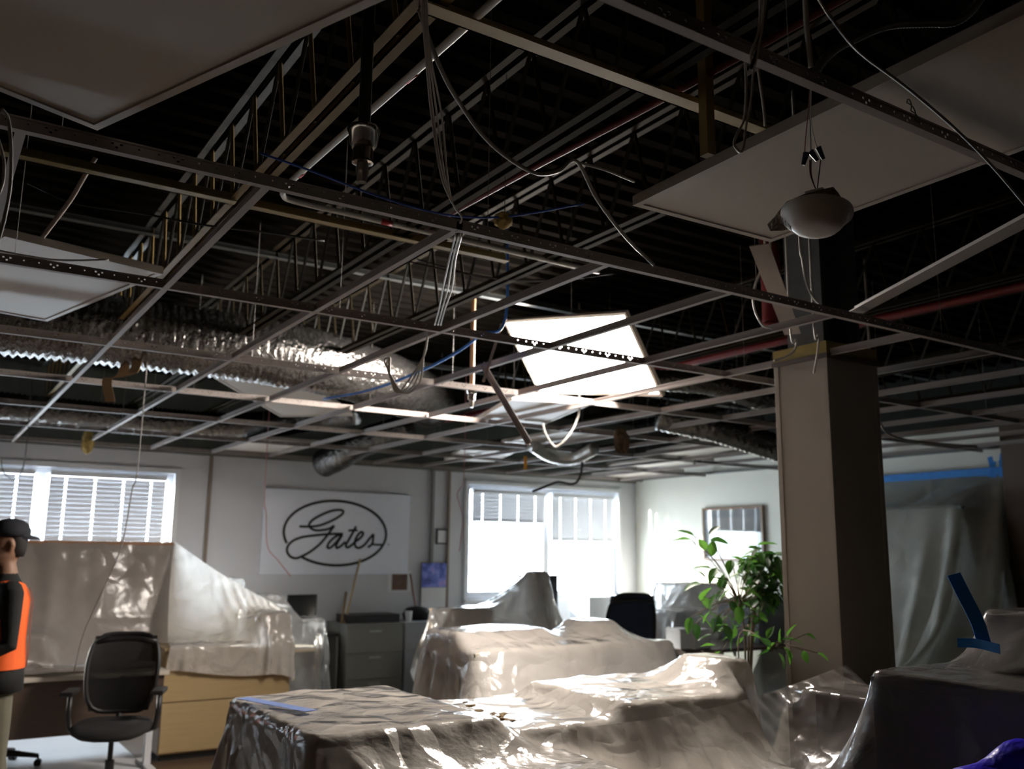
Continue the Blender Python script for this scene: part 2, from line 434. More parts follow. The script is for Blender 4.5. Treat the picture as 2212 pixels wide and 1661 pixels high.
def pipe(name, label, pts, r, m, cat='pipe', group=None, n=8, sm=True):
    P = smooth_path(pts, 6) if sm else pts
    return tag(MB().tube(P, r, n).build(name, m, None, smooth='all'), label, cat, group)
co = thing('conduit', 'white metal conduit with red tape marks bending over the grid', 'conduit', (1.07, 1.0, 3.0))
P = [(0.03, -.4, 0.02), (.005, .8, 0), (-.02, 1.95, 0), (-.02, 2.20, 0), (.0, 2.29, 0), (.06, 2.325, 0), (.3, 2.33, 0), (.75, 2.34, 0), (1.6, 2.36, 0)]
MB().tube(smooth_path(P, 6), .0115, 10).build('tube', m_emt, co, smooth='all')
for a, b in (((.0, 1.17, 0), (-.002, 1.235, 0)), ((-.018, 2.03, 0), (-.019, 2.07, 0)), ((.43, 2.332, 0), (.48, 2.333, 0))):
    MB().tube([a, b], .0125, 10).build('red_tape', m_red, co, smooth='all')
pipe('sprinkler_main', 'thin red sprinkler line running between the joists', [(1.95, -.5, 3.1), (1.85, 1.7, 3.06), (1.74, 3.0, 3.03), (1.70, 5.5, 3.05), (1.7, 9.6, 3.05)], .011, m_reddim)
rp = at(1668, 690, d=5.2)
pipe('sprinkler_main', 'thick dull red pipe stub hanging left of the column head', [(rp.x, rp.y, ZD+.01), (rp.x, rp.y, rp.z+.03), (rp.x-.01, rp.y, rp.z-.05)], .055, mat('dull_red', (.20,.015,.015), .5), n=14)
pipe('sprinkler_main', 'long dull red pipe running deep beyond the column', [(5.3, -1, 3.2), (5.2, 4, 3.2), (5.2, 9.6, 3.2)], .03, MATS['dull_red'])
def sprinkler(x, y, label, pm, ztop, z0, sc=1.0):
    t = thing('sprinkler', label, 'sprinkler', (x, y, z0), 0, 'pendant sprinklers')
    MB().tube([(0, 0, .14*sc), (0, 0, ztop-z0)], .0165*sc, 12).build('drop_pipe', pm, t, smooth=40)
    MB().lathe([(.001, .15*sc), (.043*sc, .15*sc), (.044*sc, .143*sc), (.040*sc, .135*sc), (.036*sc, .105*sc), (.030*sc, .095*sc), (.024*sc, .095*sc)], 24, cap=False).build('escutcheon', m_chrome, t, smooth=40)
    MB().lathe([(.022*sc, .13*sc), (.027*sc, .10*sc), (.026*sc, .065*sc), (.028*sc, .06*sc), (.028*sc, .053*sc), (.018*sc, .05*sc)], 20).build('socket', mat('smoked_chrome', (.30,.27,.24), .15, metal=.8), t, smooth=40)
    MB().lathe([(.016*sc, .055*sc), (.017*sc, .03*sc), (.013*sc, .008*sc), (.012*sc, .0)], 16).build('head_cap', mat('clear_cap', (.35,.32,.28), .1, metal=.2), t, smooth=40)
    return t
sprinkler(.885, 2.095, 'near sprinkler with chrome cup on a thick black drop pipe', m_blackpipe, 3.36, 2.592)
sprinkler(2.86, 4.88, 'sprinkler on an orange drop pipe left of the glowing panel', m_copper, 3.25, 2.545, .9)
sprinkler(*at(1840, 975, z=2.55).xy, 'small far sprinkler over the blue taped curtain', m_joistg, 3.2, 2.56, .8)
sprinkler(*at(1500, 1015, z=2.55).xy, 'small far sprinkler above the cream wall', m_joistg, 3.2, 2.60, .8)

# ------------------------------------------------------------------ light panels resting loose on the grid
m_led = mat('led_diffuser_lit', (.9,.9,.9), .5, emit=((1.0,.91,.82), 50.0))
def light_panel(label, c, u, v, L=1.2, Wd=.6, lit=False, group='loose flat light panels'):
    """corner c, long direction u, short direction v"""
    u = Vector(u).normalized(); v = (Vector(v)-u*Vector(v).dot(u)).normalized(); n = u.cross(v)
    if n.z < 0: n = -n
    M = Matrix((( u.x, v.x, n.x, c[0]), (u.y, v.y, n.y, c[1]), (u.z, v.z, n.z, c[2]), (0,0,0,1)))
    t = thing('light_panel', label, 'light panel', (0,0,0), 0, group); t.matrix_world = M
    f = .022
    MB().box((0,0,0), (L, f, .03)).box((0,Wd-f,0), (L, Wd, .03)).box((0,f,0), (f, Wd-f, .03)).box((L-f,f,0), (L, Wd-f, .03)).build('frame', m_panelf, t)
    MB().box((f,f,.004), (L-f, Wd-f, .012)).build('diffuser', m_led if lit else m_panelw, t)
    MB().box((.003,.003,.022), (L-.003, Wd-.003, .033)).build('back_plate', m_galv, t)
    MB().box((L*.4, Wd*.35, .033), (L*.6, Wd*.65, .065)).build('driver_box', m_galv, t)
    return t
light_panel('large unlit light panel filling the upper left corner of the picture', (.293, 2.425, 2.706), (.37, -.93, 0), (-.93, -.37, 0))
light_panel('long unlit light panel behind the hanging white detector', (1.755, 2.04, 2.706), (-.02, -1, 0), (1, -.0, 0), L=1.21, Wd=.605)
light_panel('unlit light panel at the left edge, crossed by a slotted runner', (.755, 3.80, 2.757), (-.245, .97, 0), (-.97, -.245, 0))
light_panel('glowing light panel leaning on the grid, the only one lit', (3.60, 4.27, 3.14), (-.11, 1.25, .19), (.40, .11, -.48), L=1.27, Wd=.634, lit=True)
light_panel('small-looking pale panel dipping through the grid below the black duct', (1.60, 6.20, 2.80), (.66, .75, -.08), (.62, -.50, .0), L=1.2, Wd=.6)
def cell_panel(i, j, label, dx=0, dy=0, z=.045, rz=0.0, tilt=0.0):
    c = Vector((X0+i*DX+.012+dx, Y0+j*DY+.03+dy, G+z))
    return light_panel(label, c, (math.sin(rz), math.cos(rz), tilt), (math.cos(rz), -math.sin(rz), 0), 1.17, .585)
cell_panel(3, 6, 'pale panel above the wall next to the logo sign', dx=.12)
cell_panel(6, 4, 'bright far panel behind the leaning tee bar', dx=.25, dy=.1)
cell_panel(6, 6, 'pale far panel above the notice frame', dx=.25, dy=-.4, rz=.35)
cell_panel(11, 6, 'far panel in the room corner over the right window', dx=.1)
cell_panel(9, 4, 'far panel left of the column head', dx=-.1, rz=.2)
cell_panel(4, 3, 'pale panel low behind the glowing one', dx=.2, dy=.35, rz=.3)
cell_panel(10, 5, 'far panel partly behind the column, near the cream wall', dx=.0)

# ------------------------------------------------------------------ plastic sheeting: a small position-based cloth solver
def drape(name, label, mtl, nx, ny, corners, boxes=(), pins=None, steps=70, slack=1.0, seed=1, bend=.06, rough=.012, group=None, cut=None, fr=.55, iters=7, pinrows=None, sub=1, creases=70, crease_h=.009):
    """sheet of nx*ny points spanning four corner points (00, 10, 01, 11), falling over boxes (x0,y0,z0,x1,y1,z1)"""
    rs = np.random.RandomState(seed)
    c00, c10, c01, c11 = [np.array(c, float) for c in corners]
    u = np.linspace(0, 1, nx)[:, None, None]; v = np.linspace(0, 1, ny)[None, :, None]
    P = c00*(1-u)*(1-v)+c10*u*(1-v)+c01*(1-u)*v+c11*u*v
    rest0 = P.copy()
    # low-frequency unevenness so that folds do not come out symmetrical
    ph = rs.rand(6)*6.28
    bumpf = sum(np.sin(u[..., 0]*(5+7*k)+ph[k])*np.cos(v[..., 0]*(4+6*k)+ph[k+3])/(1+k) for k in range(3))
    P[..., 2] += rough*bumpf+rs.randn(nx, ny)*rough*.15
    def L0(sa, sb): return np.linalg.norm(rest0[sa]-rest0[sb], axis=-1)*slack
    sl = slice
    cons = []
    def addc(sa, sb, w): cons.append((sa, sb, L0(sa, sb), w))
    for par in (0, 1):
        n2 = (nx-par)//2; addc((sl(par, par+2*n2, 2), sl(None)), (sl(par+1, par+1+2*n2, 2), sl(None)), 1.0) if par+1+2*(n2-1) < nx else None
        m2 = (ny-par)//2; addc((sl(None), sl(par, par+2*m2, 2)), (sl(None), sl(par+1, par+1+2*m2, 2)), 1.0)
    for par in (0, 1):
        n2 = (nx-par)//2
        addc((sl(par, par+2*n2, 2), sl(0, ny-1)), (sl(par+1, par+1+2*n2, 2), sl(1, ny)), .6)
        addc((sl(par, par+2*n2, 2), sl(1, ny)), (sl(par+1, par+1+2*n2, 2), sl(0, ny-1)), .6)
    for par in (0, 2):
        k = (nx-par)//4
        if k: 
            for off in (0, 1):
                ia = np.arange(par+off, nx-2, 4); addc((ia, sl(None)), (ia+2, sl(None)), bend)
        for off in (0, 1):
            ja = np.arange(par+off, ny-2, 4); addc((sl(None), ja), (sl(None), ja+2), bend)
    W = np.ones((nx, ny, 1)); pin = {}
    for (i, j), p in (pins or {}).items():
        i %= nx; j %= ny; pin[(i, j)] = np.array(p, float); W[i, j] = 0
    start = {k: P[k].copy() for k in pin}
    V = np.zeros_like(P); dt = .006; g = np.array([0, 0, -6.0])
    B = [np.array(b, float) for b in boxes]; th = .02; nsub = steps*iters
    for s in range(nsub):
        V += g*dt*W; V *= .993
        Q = P+V*dt*W; PP = P
        k = min(1.0, (s+1)/(nsub*.45))
        for ij, p in pin.items(): Q[ij] = start[ij]*(1-k)+p*k
        contact = np.zeros((nx, ny), bool)
        for sa, sb, l, w in cons:
            a = Q[sa]; b = Q[sb]; wa = W[sa]; wb = W[sb]
            d = b-a; n = np.sqrt((d*d).sum(-1))+1e-9
            ws = (wa+wb); ws[ws == 0] = 1
            q = (w*(n-l)/n)[..., None]*d/ws
            Q[sa] = a+q*wa; Q[sb] = b-q*wb
        for b in B:
            lo = b[:3]-th; hi = b[3:]+th
            ins = np.all((Q > lo) & (Q < hi), axis=-1) & (W[..., 0] > 0)
            if not ins.any(): continue
            q = Q[ins]; pen = np.concatenate([q-lo, hi-q], axis=1); pen[:, 2] = 9
            above = PP[ins][:, 2] >= hi[2]-.004; pen[above, 5] = -1
            below = ~above & (PP[ins][:, 2] < hi[2]-.03); pen[below, 5] += .3
            m = pen.argmin(1); r = np.arange(len(m))
            low = m < 3
            q[r[low], m[low]] = lo[m[low]]; q[r[~low], m[~low]-3] = hi[m[~low]-3]
            Q[ins] = q; contact |= ins
        fl = Q[..., 2] < .01; Q[fl, 2] = .01; contact |= fl
        V = (Q-P)/dt
        V[contact] *= (1-fr*.25)
        sp = np.linalg.norm(V, axis=-1, keepdims=True); V *= np.minimum(1, 2.5/np.maximum(sp, 1e-6))
        P = Q
    # sharp creases of folded film: straight ridges across the sheet
    du = np.gradient(P, axis=0); dv = np.gradient(P, axis=1); nrm = np.cross(du, dv); nrm /= np.linalg.norm(nrm, axis=-1, keepdims=True)+1e-9
    su = np.linalg.norm(c10-c00); sv = np.linalg.norm(c01-c00)
    U = np.linspace(0, su, nx)[:, None]; Vv = np.linspace(0, sv, ny)[None, :]; disp = np.zeros((nx, ny))
    for k in range(creases):
        x0, y0, an = rs.rand()*su, rs.rand()*sv, rs.rand()*PI; ln = .25+.6*rs.rand(); wd = .018+.03*rs.rand(); am = crease_h*(.4+rs.rand())*rs.choice([-1, 1])
        ca, sa_ = math.cos(an), math.sin(an); al = (U-x0)*ca+(Vv-y0)*sa_; pr_ = -(U-x0)*sa_+(Vv-y0)*ca
        disp += am*np.exp(-np.abs(pr_)/wd)*np.clip(1-np.abs(al)/ln, 0, 1)
    disp *= np.clip((P[..., 2]-.03)/.05, 0, 1)
    P = P+nrm*disp[..., None]*W
    idx = np.arange(nx*ny).reshape(nx, ny)
    fs = []
    for i in range(nx-1):
        for j in range(ny-1):
            if cut is not None and cut(P[i, j], i/(nx-1), j/(ny-1)): continue
            fs.append((int(idx[i, j]), int(idx[i+1, j]), int(idx[i+1, j+1]), int(idx[i, j+1])))
    me = bpy.data.meshes.new(name); me.from_pydata([tuple(p) for p in P.reshape(-1, 3)], [], fs)
    me.materials.append(mtl); me.polygons.foreach_set('use_smooth', [True]*len(me.polygons)); me.update()
    o = link(name, me)
    if sub:
        md = o.modifiers.new('subdivision', 'SUBSURF'); md.levels = sub; md.render_levels = sub
    tag(o, label, 'plastic sheet', group)
    return o, P
SHEETS = 'protective plastic sheets over the furniture'
m_film = film('film_milky', (.92,.86,.79), transp=.14, transl=.3, rough=.14, bump=.5, bscale=6, gloss=1.3)
m_filmB = film('film_clear', (.70,.73,.77), transp=.50, transl=.4, rough=.10, bump=.4, bscale=8, gloss=1.6)
m_filmC = film('film_white', (.92,.88,.83), transp=.12, transl=.5, rough=.16, bump=.45, bscale=8, gloss=1.4)
m_filmD = film('film_thin', (.60,.55,.51), transp=.66, transl=.35, rough=.18, bump=.35, bscale=6, gloss=1.0)

# ------------------------------------------------------------------ furniture
m_wood = mat('maple_laminate', (.50,.36,.18), .45, var=.10, scale=4, stretch=(1, 1, 12))
m_woodd = mat('dark_walnut', (.10,.065,.045), .5, var=.2, scale=5, stretch=(1, 1, 8))
m_greym = mat('grey_enamel', (.25,.25,.23), .45, var=.06, scale=4)
m_black = mat('black_plastic', (.012,.012,.013), .45, var=.2)
m_blackf = mat('black_fabric', (.014,.013,.014), .85, var=.2, scale=60, bump=.3, bscale=200)
m_navy = mat('navy_fabric', (.03,.045,.09), .85, var=.2, scale=60)
m_card = mat('cardboard', (.42,.29,.17), .8, var=.1, scale=6)
m_cream = mat('cream_laminate', (.62,.56,.47), .5, var=.05)
m_white = mat('white_plastic', (.75,.76,.78), .4, var=.03)
m_tape = mat('blue_tape', (.03,.30,.88), .55, var=.15, scale=20)
m_screen = mat('dark_screen', (.012,.012,.014), .15, var=.1)
m_debris = mat('ceiling_debris', (.40,.27,.13), .95, var=.3, scale=30)

def cabinet(name, label, x0, y0, x1, y1, h, m, drawers, cat='cabinet', rim=None, handle=True, group=None, mtop=None):
    t = thing(name, label, cat, ((x0+x1)/2, (y0+y1)/2, 0), 0, group)
    w, d = (x1-x0)/2, (y1-y0)/2
    MB().box((-w, -d+.02, .05), (w, d, h-.025)).build('body', m, t, bevel=.003)
    MB().box((-w+.02, -d+.05, 0), (w-.02, d-.02, .05)).build('plinth', m_black, t)
    MB().box((-w-.005, -d, h-.025), (w+.005, d, h)).build('top', mtop or m, t, bevel=.003)
    z = .06; hh = (h-.035-z)/drawers
    for k in range(drawers):
        o = MB().box((-w+.004, -d, z+.005), (w-.004, -d+.02, z+hh-.005)).build('drawer', m, t, bevel=.003)
        if handle: MB().box((-.07, -d-.012, z+hh-.055), (.07, -d-.0005, z+hh-.035)).build('handle', m_galv, o, bevel=.002)
        z += hh
    return t
def desk(name, label, x0, y0, x1, y1, h, mtop, mside, panel=None, legs=None, group=None):
    t = thing(name, label, 'desk', ((x0+x1)/2, (y0+y1)/2, 0), 0, group)
    w, d = (x1-x0)/2, (y1-y0)/2
    MB().box((-w, -d, h-.03), (w, d, h)).build('desk_top', mtop, t, bevel=.004)
    if legs:
        for s in (-1, 1):
            o = MB().box((s*w-s*.06-.025, -.03, .03), (s*w-s*.06+.025, .03, h-.03)).build('leg', legs, t, bevel=.003)
            MB().box((s*w-s*.06-.03, -d+.02, 0), (s*w-s*.06+.03, d-.02, .03)).build('foot', legs, o, bevel=.004)
    else:
        for s in (-1, 1): MB().box((s*w-(.02 if s > 0 else 0), -d+.01, 0), (s*w+(.02 if s < 0 else 0), d-.01, h-.03)).build('side_panel', mside, t)
    if panel: MB().box((-w+.03, -d+.04, panel), (w-.03, -d+.06, h-.031)).build('modesty_panel', mside, t)
    return t
def carton(name, label, x0, y0, z0, x1, y1, z1, m, cat='box', group=None):
    t = thing(name, label, cat, ((x0+x1)/2, (y0+y1)/2, z0), 0, group)
    w, d, h = (x1-x0)/2, (y1-y0)/2, z1-z0
    MB().box((-w, -d, 0), (w, d, h-.004)).build('body', m, t, bevel=.003)
    for s in (-1, 1): MB().box((min(0, s*w)+.001, -d, h-.004), (max(0, s*w)-.001, d, h)).build('flap', m, t)
    return t

# --- left bay: partition, desk, cabinet
pt = thing('partition', 'grey cubicle partition with a wooden cap under the left window', 'partition', (.85, 8.78, 0))
MB().box((-1.4, -.03, .35), (1.18, .03, 1.69)).build('panel', mat('partition_fabric', (.22,.19,.17), .9, var=.1, scale=80), pt)
MB().box((-1.4, -.04, 1.69), (1.18, .04, 1.715)).build('cap_rail', mat('cap_wood', (.40,.20,.10), .5), pt)
for x_ in (-1.35, -.1, 1.13): MB().box((x_-.03, -.25, 0), (x_+.03, .25, .03)).box((x_-.02, -.02, .03), (x_+.02, .02, .35)).build('foot', m_galv, pt)
desk('desk', 'desk with a dark panel behind the black mesh chair', -.3, 7.5, 1.78, 8.05, .745, m_cream, m_woodd, panel=.33, legs=m_white)
cabinet('filing_cabinet', 'maple coloured lateral cabinet with wide drawers under the left sheet', 1.83, 7.9, 2.88, 8.4, .87, m_wood, 2, handle=False)
carton('cardboard_box', 'carton holding up the sheet on the maple cabinet', 2.62, 7.95, .872, 2.86, 8.3, 1.12, m_card)
tag(MB().box((-.7, 6.3, .001), (1.72, 9.6, .004)).build('floor_glare_sheet', mat('floor_glare_white', (.80,.82,.85), .3, var=.05, scale=3, bump=.4, bscale=4)), 'added white drop cloth standing in for floor glare below the left desk', 'drop cloth')  # white layer added where window glare brightens the floor
# grey drawers by the logo wall
cabinet('filing_cabinet', 'grey metal drawer cabinet below the logo sign', 3.96, 9.25, 4.62, 9.8, .90, m_greym, 3)
cabinet('filing_cabinet', 'pale grey drawer cabinet below the purple calendar', 4.64, 9.25, 5.15, 9.8, .90, mat('pale_grey_enamel', (.38,.40,.42), .45, var=.05), 3)
# --- middle bay
desk('desk', 'long counter under the middle sheet, nearest the column', 3.2, 5.35, 4.95, 6.1, 1.0, m_cream, m_woodd, panel=.1)
carton('cardboard_box', 'brown carton with a white lid at the left end of the middle counter', 3.2, 5.6, 1.002, 3.95, 6.05, 1.10, m_card)
carton('cardboard_box', 'carton raising the middle sheet at its centre', 4.35, 5.62, 1.002, 4.62, 5.95, 1.14, m_card)
carton('storage_crate', 'unseen long low crate added to tilt the middle sheet towards the light', 3.07, 5.0, 0, 4.93, 5.33, .61, m_card, 'crate')  # added support, slopes the sheet front so it catches the panel light
# --- front bay
desk('desk', 'front left desk whose blue taped corner points at the viewer', 1.26, 3.2, 2.02, 4.2, 1.0, m_cream, mat('grey_brown_side', (.16,.13,.12), .6))
cabinet('storage_cabinet', 'dark cabinet below the sunlit crease of the front sheet', 2.72, 3.22, 3.42, 4.0, 1.0, mat('dark_enamel', (.06,.06,.07), .4), 2, handle=False, mtop=m_cream)
carton('cardboard_box', 'open brown carton lying under the front sheet', 1.55, 2.80, .60, 2.15, 3.12, .86, m_card)
carton('storage_crate', 'low crate carrying the brown carton in front of the desk', 1.45, 2.74, 0, 2.3, 3.16, .60, m_greym, 'crate')
carton('cardboard_box', 'small carton lifting a peak of sheet beside the ficus', 3.47, 3.42, .90, 3.60, 3.58, 1.13, m_white)
cabinet('storage_cabinet', 'slim stand carrying the small carton beside the ficus', 3.45, 3.36, 3.62, 3.66, .90, m_greym, 2, handle=False)
cabinet('storage_cabinet', 'black cabinet under the thin sheet at the right', 2.62, 1.28, 3.12, 1.92, 1.28, m_black, 2, handle=False)
cabinet('storage_cabinet', 'tall pale cabinet at the far right behind the black one', 3.18, 1.25, 3.75, 1.85, 1.46, m_greym, 3, handle=False)

carton('cardboard_box', 'dark carton stack under the thin sheet before the column', 3.30, 2.32, 0, 3.60, 2.70, 1.08, mat('dark_card', (.10,.08,.07), .8))
carton('storage_crate', 'low dark crate under the thin sheet between the front cabinets', 2.38, 2.08, 0, 3.18, 2.98, .61, mat('dark_card', (.10,.08,.07), .8), 'crate')
carton('storage_crate', 'grey crate under the front sheet before the dark cabinet', 2.35, 2.99, 0, 3.3, 3.16, .73, m_greym, 'crate')
carton('storage_crate', 'pale bench filling the gap between the two front desks', 2.05, 3.28, 0, 2.69, 4.08, .92, m_cream, 'bench')
# --- draped sheets
sA, PA = drape('plastic_sheet', 'milky plastic sheet sagging between the two front desks, debris on it', m_film, 96, 84,
      [(.80, 2.45, 1.30), (3.70, 2.45, 1.30), (.80, 4.75, 1.30), (3.70, 4.75, 1.30)],
      [(1.26, 3.2, 0, 2.02, 4.2, 1.0), (2.72, 3.22, 0, 3.42, 4.0, 1.0), (3.45, 3.36, 0, 3.62, 3.66, 1.13), (1.45, 2.74, 0, 2.3, 3.2, .86), (2.0, 3.25, 0, 2.72, 4.1, .93), (2.35, 2.72, 0, 3.3, 3.16, .74)], seed=3, slack=1.05, group=SHEETS)
nx, ny = 92, 88
pins = {(i, ny-1): (2.35+1.37*i/(nx-1), 3.12-.26*i/(nx-1), .96+.20*(i/(nx-1))-.05*math.sin(PI*i/(nx-1))) for i in range(nx)}
sB, PB = drape('plastic_sheet', 'thin grey see-through sheet over the dark cabinets at the lower right', m_filmD, nx, ny,
      [(1.75, .75, 1.62), (3.95, .75, 1.62), (2.0, 3.12, 1.45), (3.72, 2.86, 1.45)],
      [(2.62, 1.28, 0, 3.12, 1.92, 1.28), (3.18, 1.25, 0, 3.75, 1.85, 1.46), (3.28, 2.30, 0, 3.62, 2.72, 1.08), (2.38, 2.08, 0, 3.18, 2.98, .62)], pins=pins, seed=8, slack=1.05, group=SHEETS)
sC, PC = drape('plastic_sheet', 'beige plastic sheet over the middle counter with sharp folds', m_filmC, 92, 68,
      [(2.55, 4.45, 1.45), (5.35, 4.45, 1.45), (2.55, 6.75, 1.45), (5.35, 6.75, 1.45)],
      [(3.2, 5.35, 0, 4.95, 6.1, 1.0), (3.2, 5.6, 0, 3.95, 6.05, 1.10), (4.35, 5.62, 0, 4.62, 5.95, 1.14), (3.05, 4.98, 0, 4.95, 5.36, .62)], seed=5, slack=1.05, group=SHEETS)
# hung from the partition cap
nx, ny = 76, 60
pins = {(i, ny-1): (-.5+2.52*i/(nx-1), 8.75, 1.722) for i in range(0, nx, 1)}
sD, PD = drape('plastic_sheet', 'brownish sheet hung from the partition over the left desk', film('film_hung', (.60,.54,.49), transp=.18, transl=.45, rough=.2, bump=.3, bscale=5, gloss=1.0), nx, ny,
      [(-.5, 7.2, 1.5), (2.02, 7.2, 1.5), (-.5, 8.75, 1.722), (2.02, 8.75, 1.722)],
      [(-.3, 7.46, 0, 1.76, 8.05, .745), (.55, 8.12, 0, .98, 8.24, .98)], pins=pins, seed=2, slack=1.05, group=SHEETS, bend=.15)
nx, ny = 60, 60
def ridge(u): return (2.02+.92*u, 8.74-.50*u, 1.73-.60*u-.10*math.sin(PI*u)*.35)
pins = {(i, ny-1): ridge(i/(nx-1)) for i in range(nx)}
sE, PE = drape('plastic_sheet', 'white sheet slanting from the partition corner down over the maple cabinet', m_filmC, nx, ny,
      [(1.86, 7.60, 1.55), (3.05, 7.55, 1.3), (2.02, 8.74, 1.73), (2.94, 8.24, 1.13)],
      [(1.83, 7.88, 0, 2.88, 8.4, .87), (2.62, 7.95, 0, 2.86, 8.26, 1.10)], pins=pins, seed=12, slack=1.06, group=SHEETS)
sF, PF = drape('plastic_sheet', 'clear glossy sheet bulging between the maple and grey cabinets', m_filmB, 60, 56,
      [(2.35, 8.05, 1.5), (3.85, 8.05, 1.5), (2.35, 9.5, 1.5), (3.85, 9.5, 1.5)],
      [(2.45, 8.9, 0, 2.72, 9.25, 1.38), (2.72, 8.65, 0, 3.05, 9.3, 1.22), (3.05, 8.65, 0, 3.45, 9.3, 1.0), (1.83, 7.88, 0, 2.90, 8.42, .90), (2.6, 7.93, 0, 2.88, 8.32, 1.15)], seed=21, slack=1.02, group=SHEETS)
desk('desk', 'small desk under the clear glossy sheet', 2.45, 8.62, 3.45, 9.32, .74, m_cream, m_greym)
def monitor(label, x, y, z, w, h, rz=0.0, stand=.10, m=None):
    t = thing('monitor', label, 'monitor', (x, y, z), rz, 'monitors on the desks')
    MB().lathe([(.10, 0), (.10, .008), (.03, .015)], 20).build('base', m_black, t)
    MB().box((-.02, -.005, .01), (.02, .02, stand+.1)).build('stand', m_black, t)
    o = MB().box((-w/2, -.03, stand), (w/2, -.005, stand+h)).build('housing', m or m_black, t, bevel=.004)
    MB().box((-w/2+.012, -.0315, stand+.012), (w/2-.012, -.0302, stand+h-.012)).build('screen', m_screen, o)
    return t
monitor('black monitor behind the clear sheet under the logo sign', 3.56, 9.55, .80, .32, .24, stand=.16)
desk('desk', 'low black-topped desk holding the small monitor', 3.47, 9.36, 3.92, 9.85, .80, m_black, m_greym)
monitor('monitor wrapped in clear sheet at the left', 2.62, 9.1, .742, .34, .34, stand=.22)
monitor('grey-backed screen on the small left desk', 3.1, 8.95, .742, .5, .25, stand=.05)

# ------------------------------------------------------------------ far desks in front of the bright window
desk('desk', 'far desk under the tented white sheet by the bright window', 4.3, 7.55, 6.0, 8.3, .74, m_cream, m_greym)
carton('storage_crate', 'tall carton forming the sharp tent peak by the window', 5.32, 7.75, .742, 5.50, 7.93, 1.46, m_white, 'crate')
carton('cardboard_box', 'carton under the low end of the tented sheet', 4.32, 7.7, .742, 4.8, 8.1, 1.12, m_card)
sG, PG = drape('plastic_sheet', 'white tent-shaped sheet with a sharp peak before the window', m_filmC, 72, 56,
      [(3.75, 7.1, 1.55), (6.2, 7.1, 1.55), (3.75, 8.6, 1.55), (6.2, 8.6, 1.55)],
      [(4.3, 7.55, 0, 6.0, 8.3, .745), (5.32, 7.75, 0, 5.50, 7.93, 1.46), (4.32, 7.7, 0, 4.8, 8.1, 1.12)], seed=31, slack=1.04, group=SHEETS)
desk('desk', 'window-side desk piled with wrapped things', 5.7, 8.95, 8.3, 9.75, .74, m_cream, m_greym)
monitor('large dark monitor silhouetted against the bright window', 6.35, 9.2, .742, .56, .42, stand=.24)
carton('cardboard_box', 'wooden-edged box before the right window pane', 7.05, 9.1, .742, 7.75, 9.5, 1.14, mat('box_pale', (.55,.58,.62), .6))
sH, PH = drape('plastic_sheet', 'white crumpled sheet heaped in the bright room corner', m_filmC, 56, 48,
      [(6.7, 7.2, 1.6), (8.3, 7.2, 1.6), (6.7, 8.8, 1.6), (8.3, 8.8, 1.6)],
      [(7.0, 7.5, 0, 7.6, 8.0, 1.05), (7.55, 7.9, 0, 8.1, 8.5, 1.32), (7.3, 7.3, 0, 7.9, 7.7, .9)], seed=41, slack=1.05, group=SHEETS)
cabinet('filing_cabinet', 'pale cabinet inside the crumpled corner sheet', 7.55, 7.9, 8.1, 8.5, 1.32, m_white, 3, handle=False)
cabinet('filing_cabinet', 'low cabinet under the front of the corner sheet', 7.0, 7.5, 7.52, 8.0, 1.05, m_white, 2, handle=False)
carton('office_printer', 'dark grey covered machine on the shelf left of the ficus', 7.15, 6.5, .802, 7.85, 7.05, 1.22, mat('machine_grey', (.20,.22,.24), .5), 'printer')
desk('shelf_table', 'dark wooden table carrying the grey machine behind the ficus', 6.2, 6.3, 7.9, 7.15, .80, m_woodd, m_woodd)
for k, (px, py) in enumerate(((1470, 1335), (1500, 1338))):
    p = at(px, py, d=8.6)
    carton('file_tray', ('white letter tray on the dark table, nearer the corner', 'white letter tray on the dark table, nearer the ficus')[k], p.x-.1, p.y-.1, .802, p.x+.1, p.y+.1, .98, m_white, 'tray', 'letter trays')

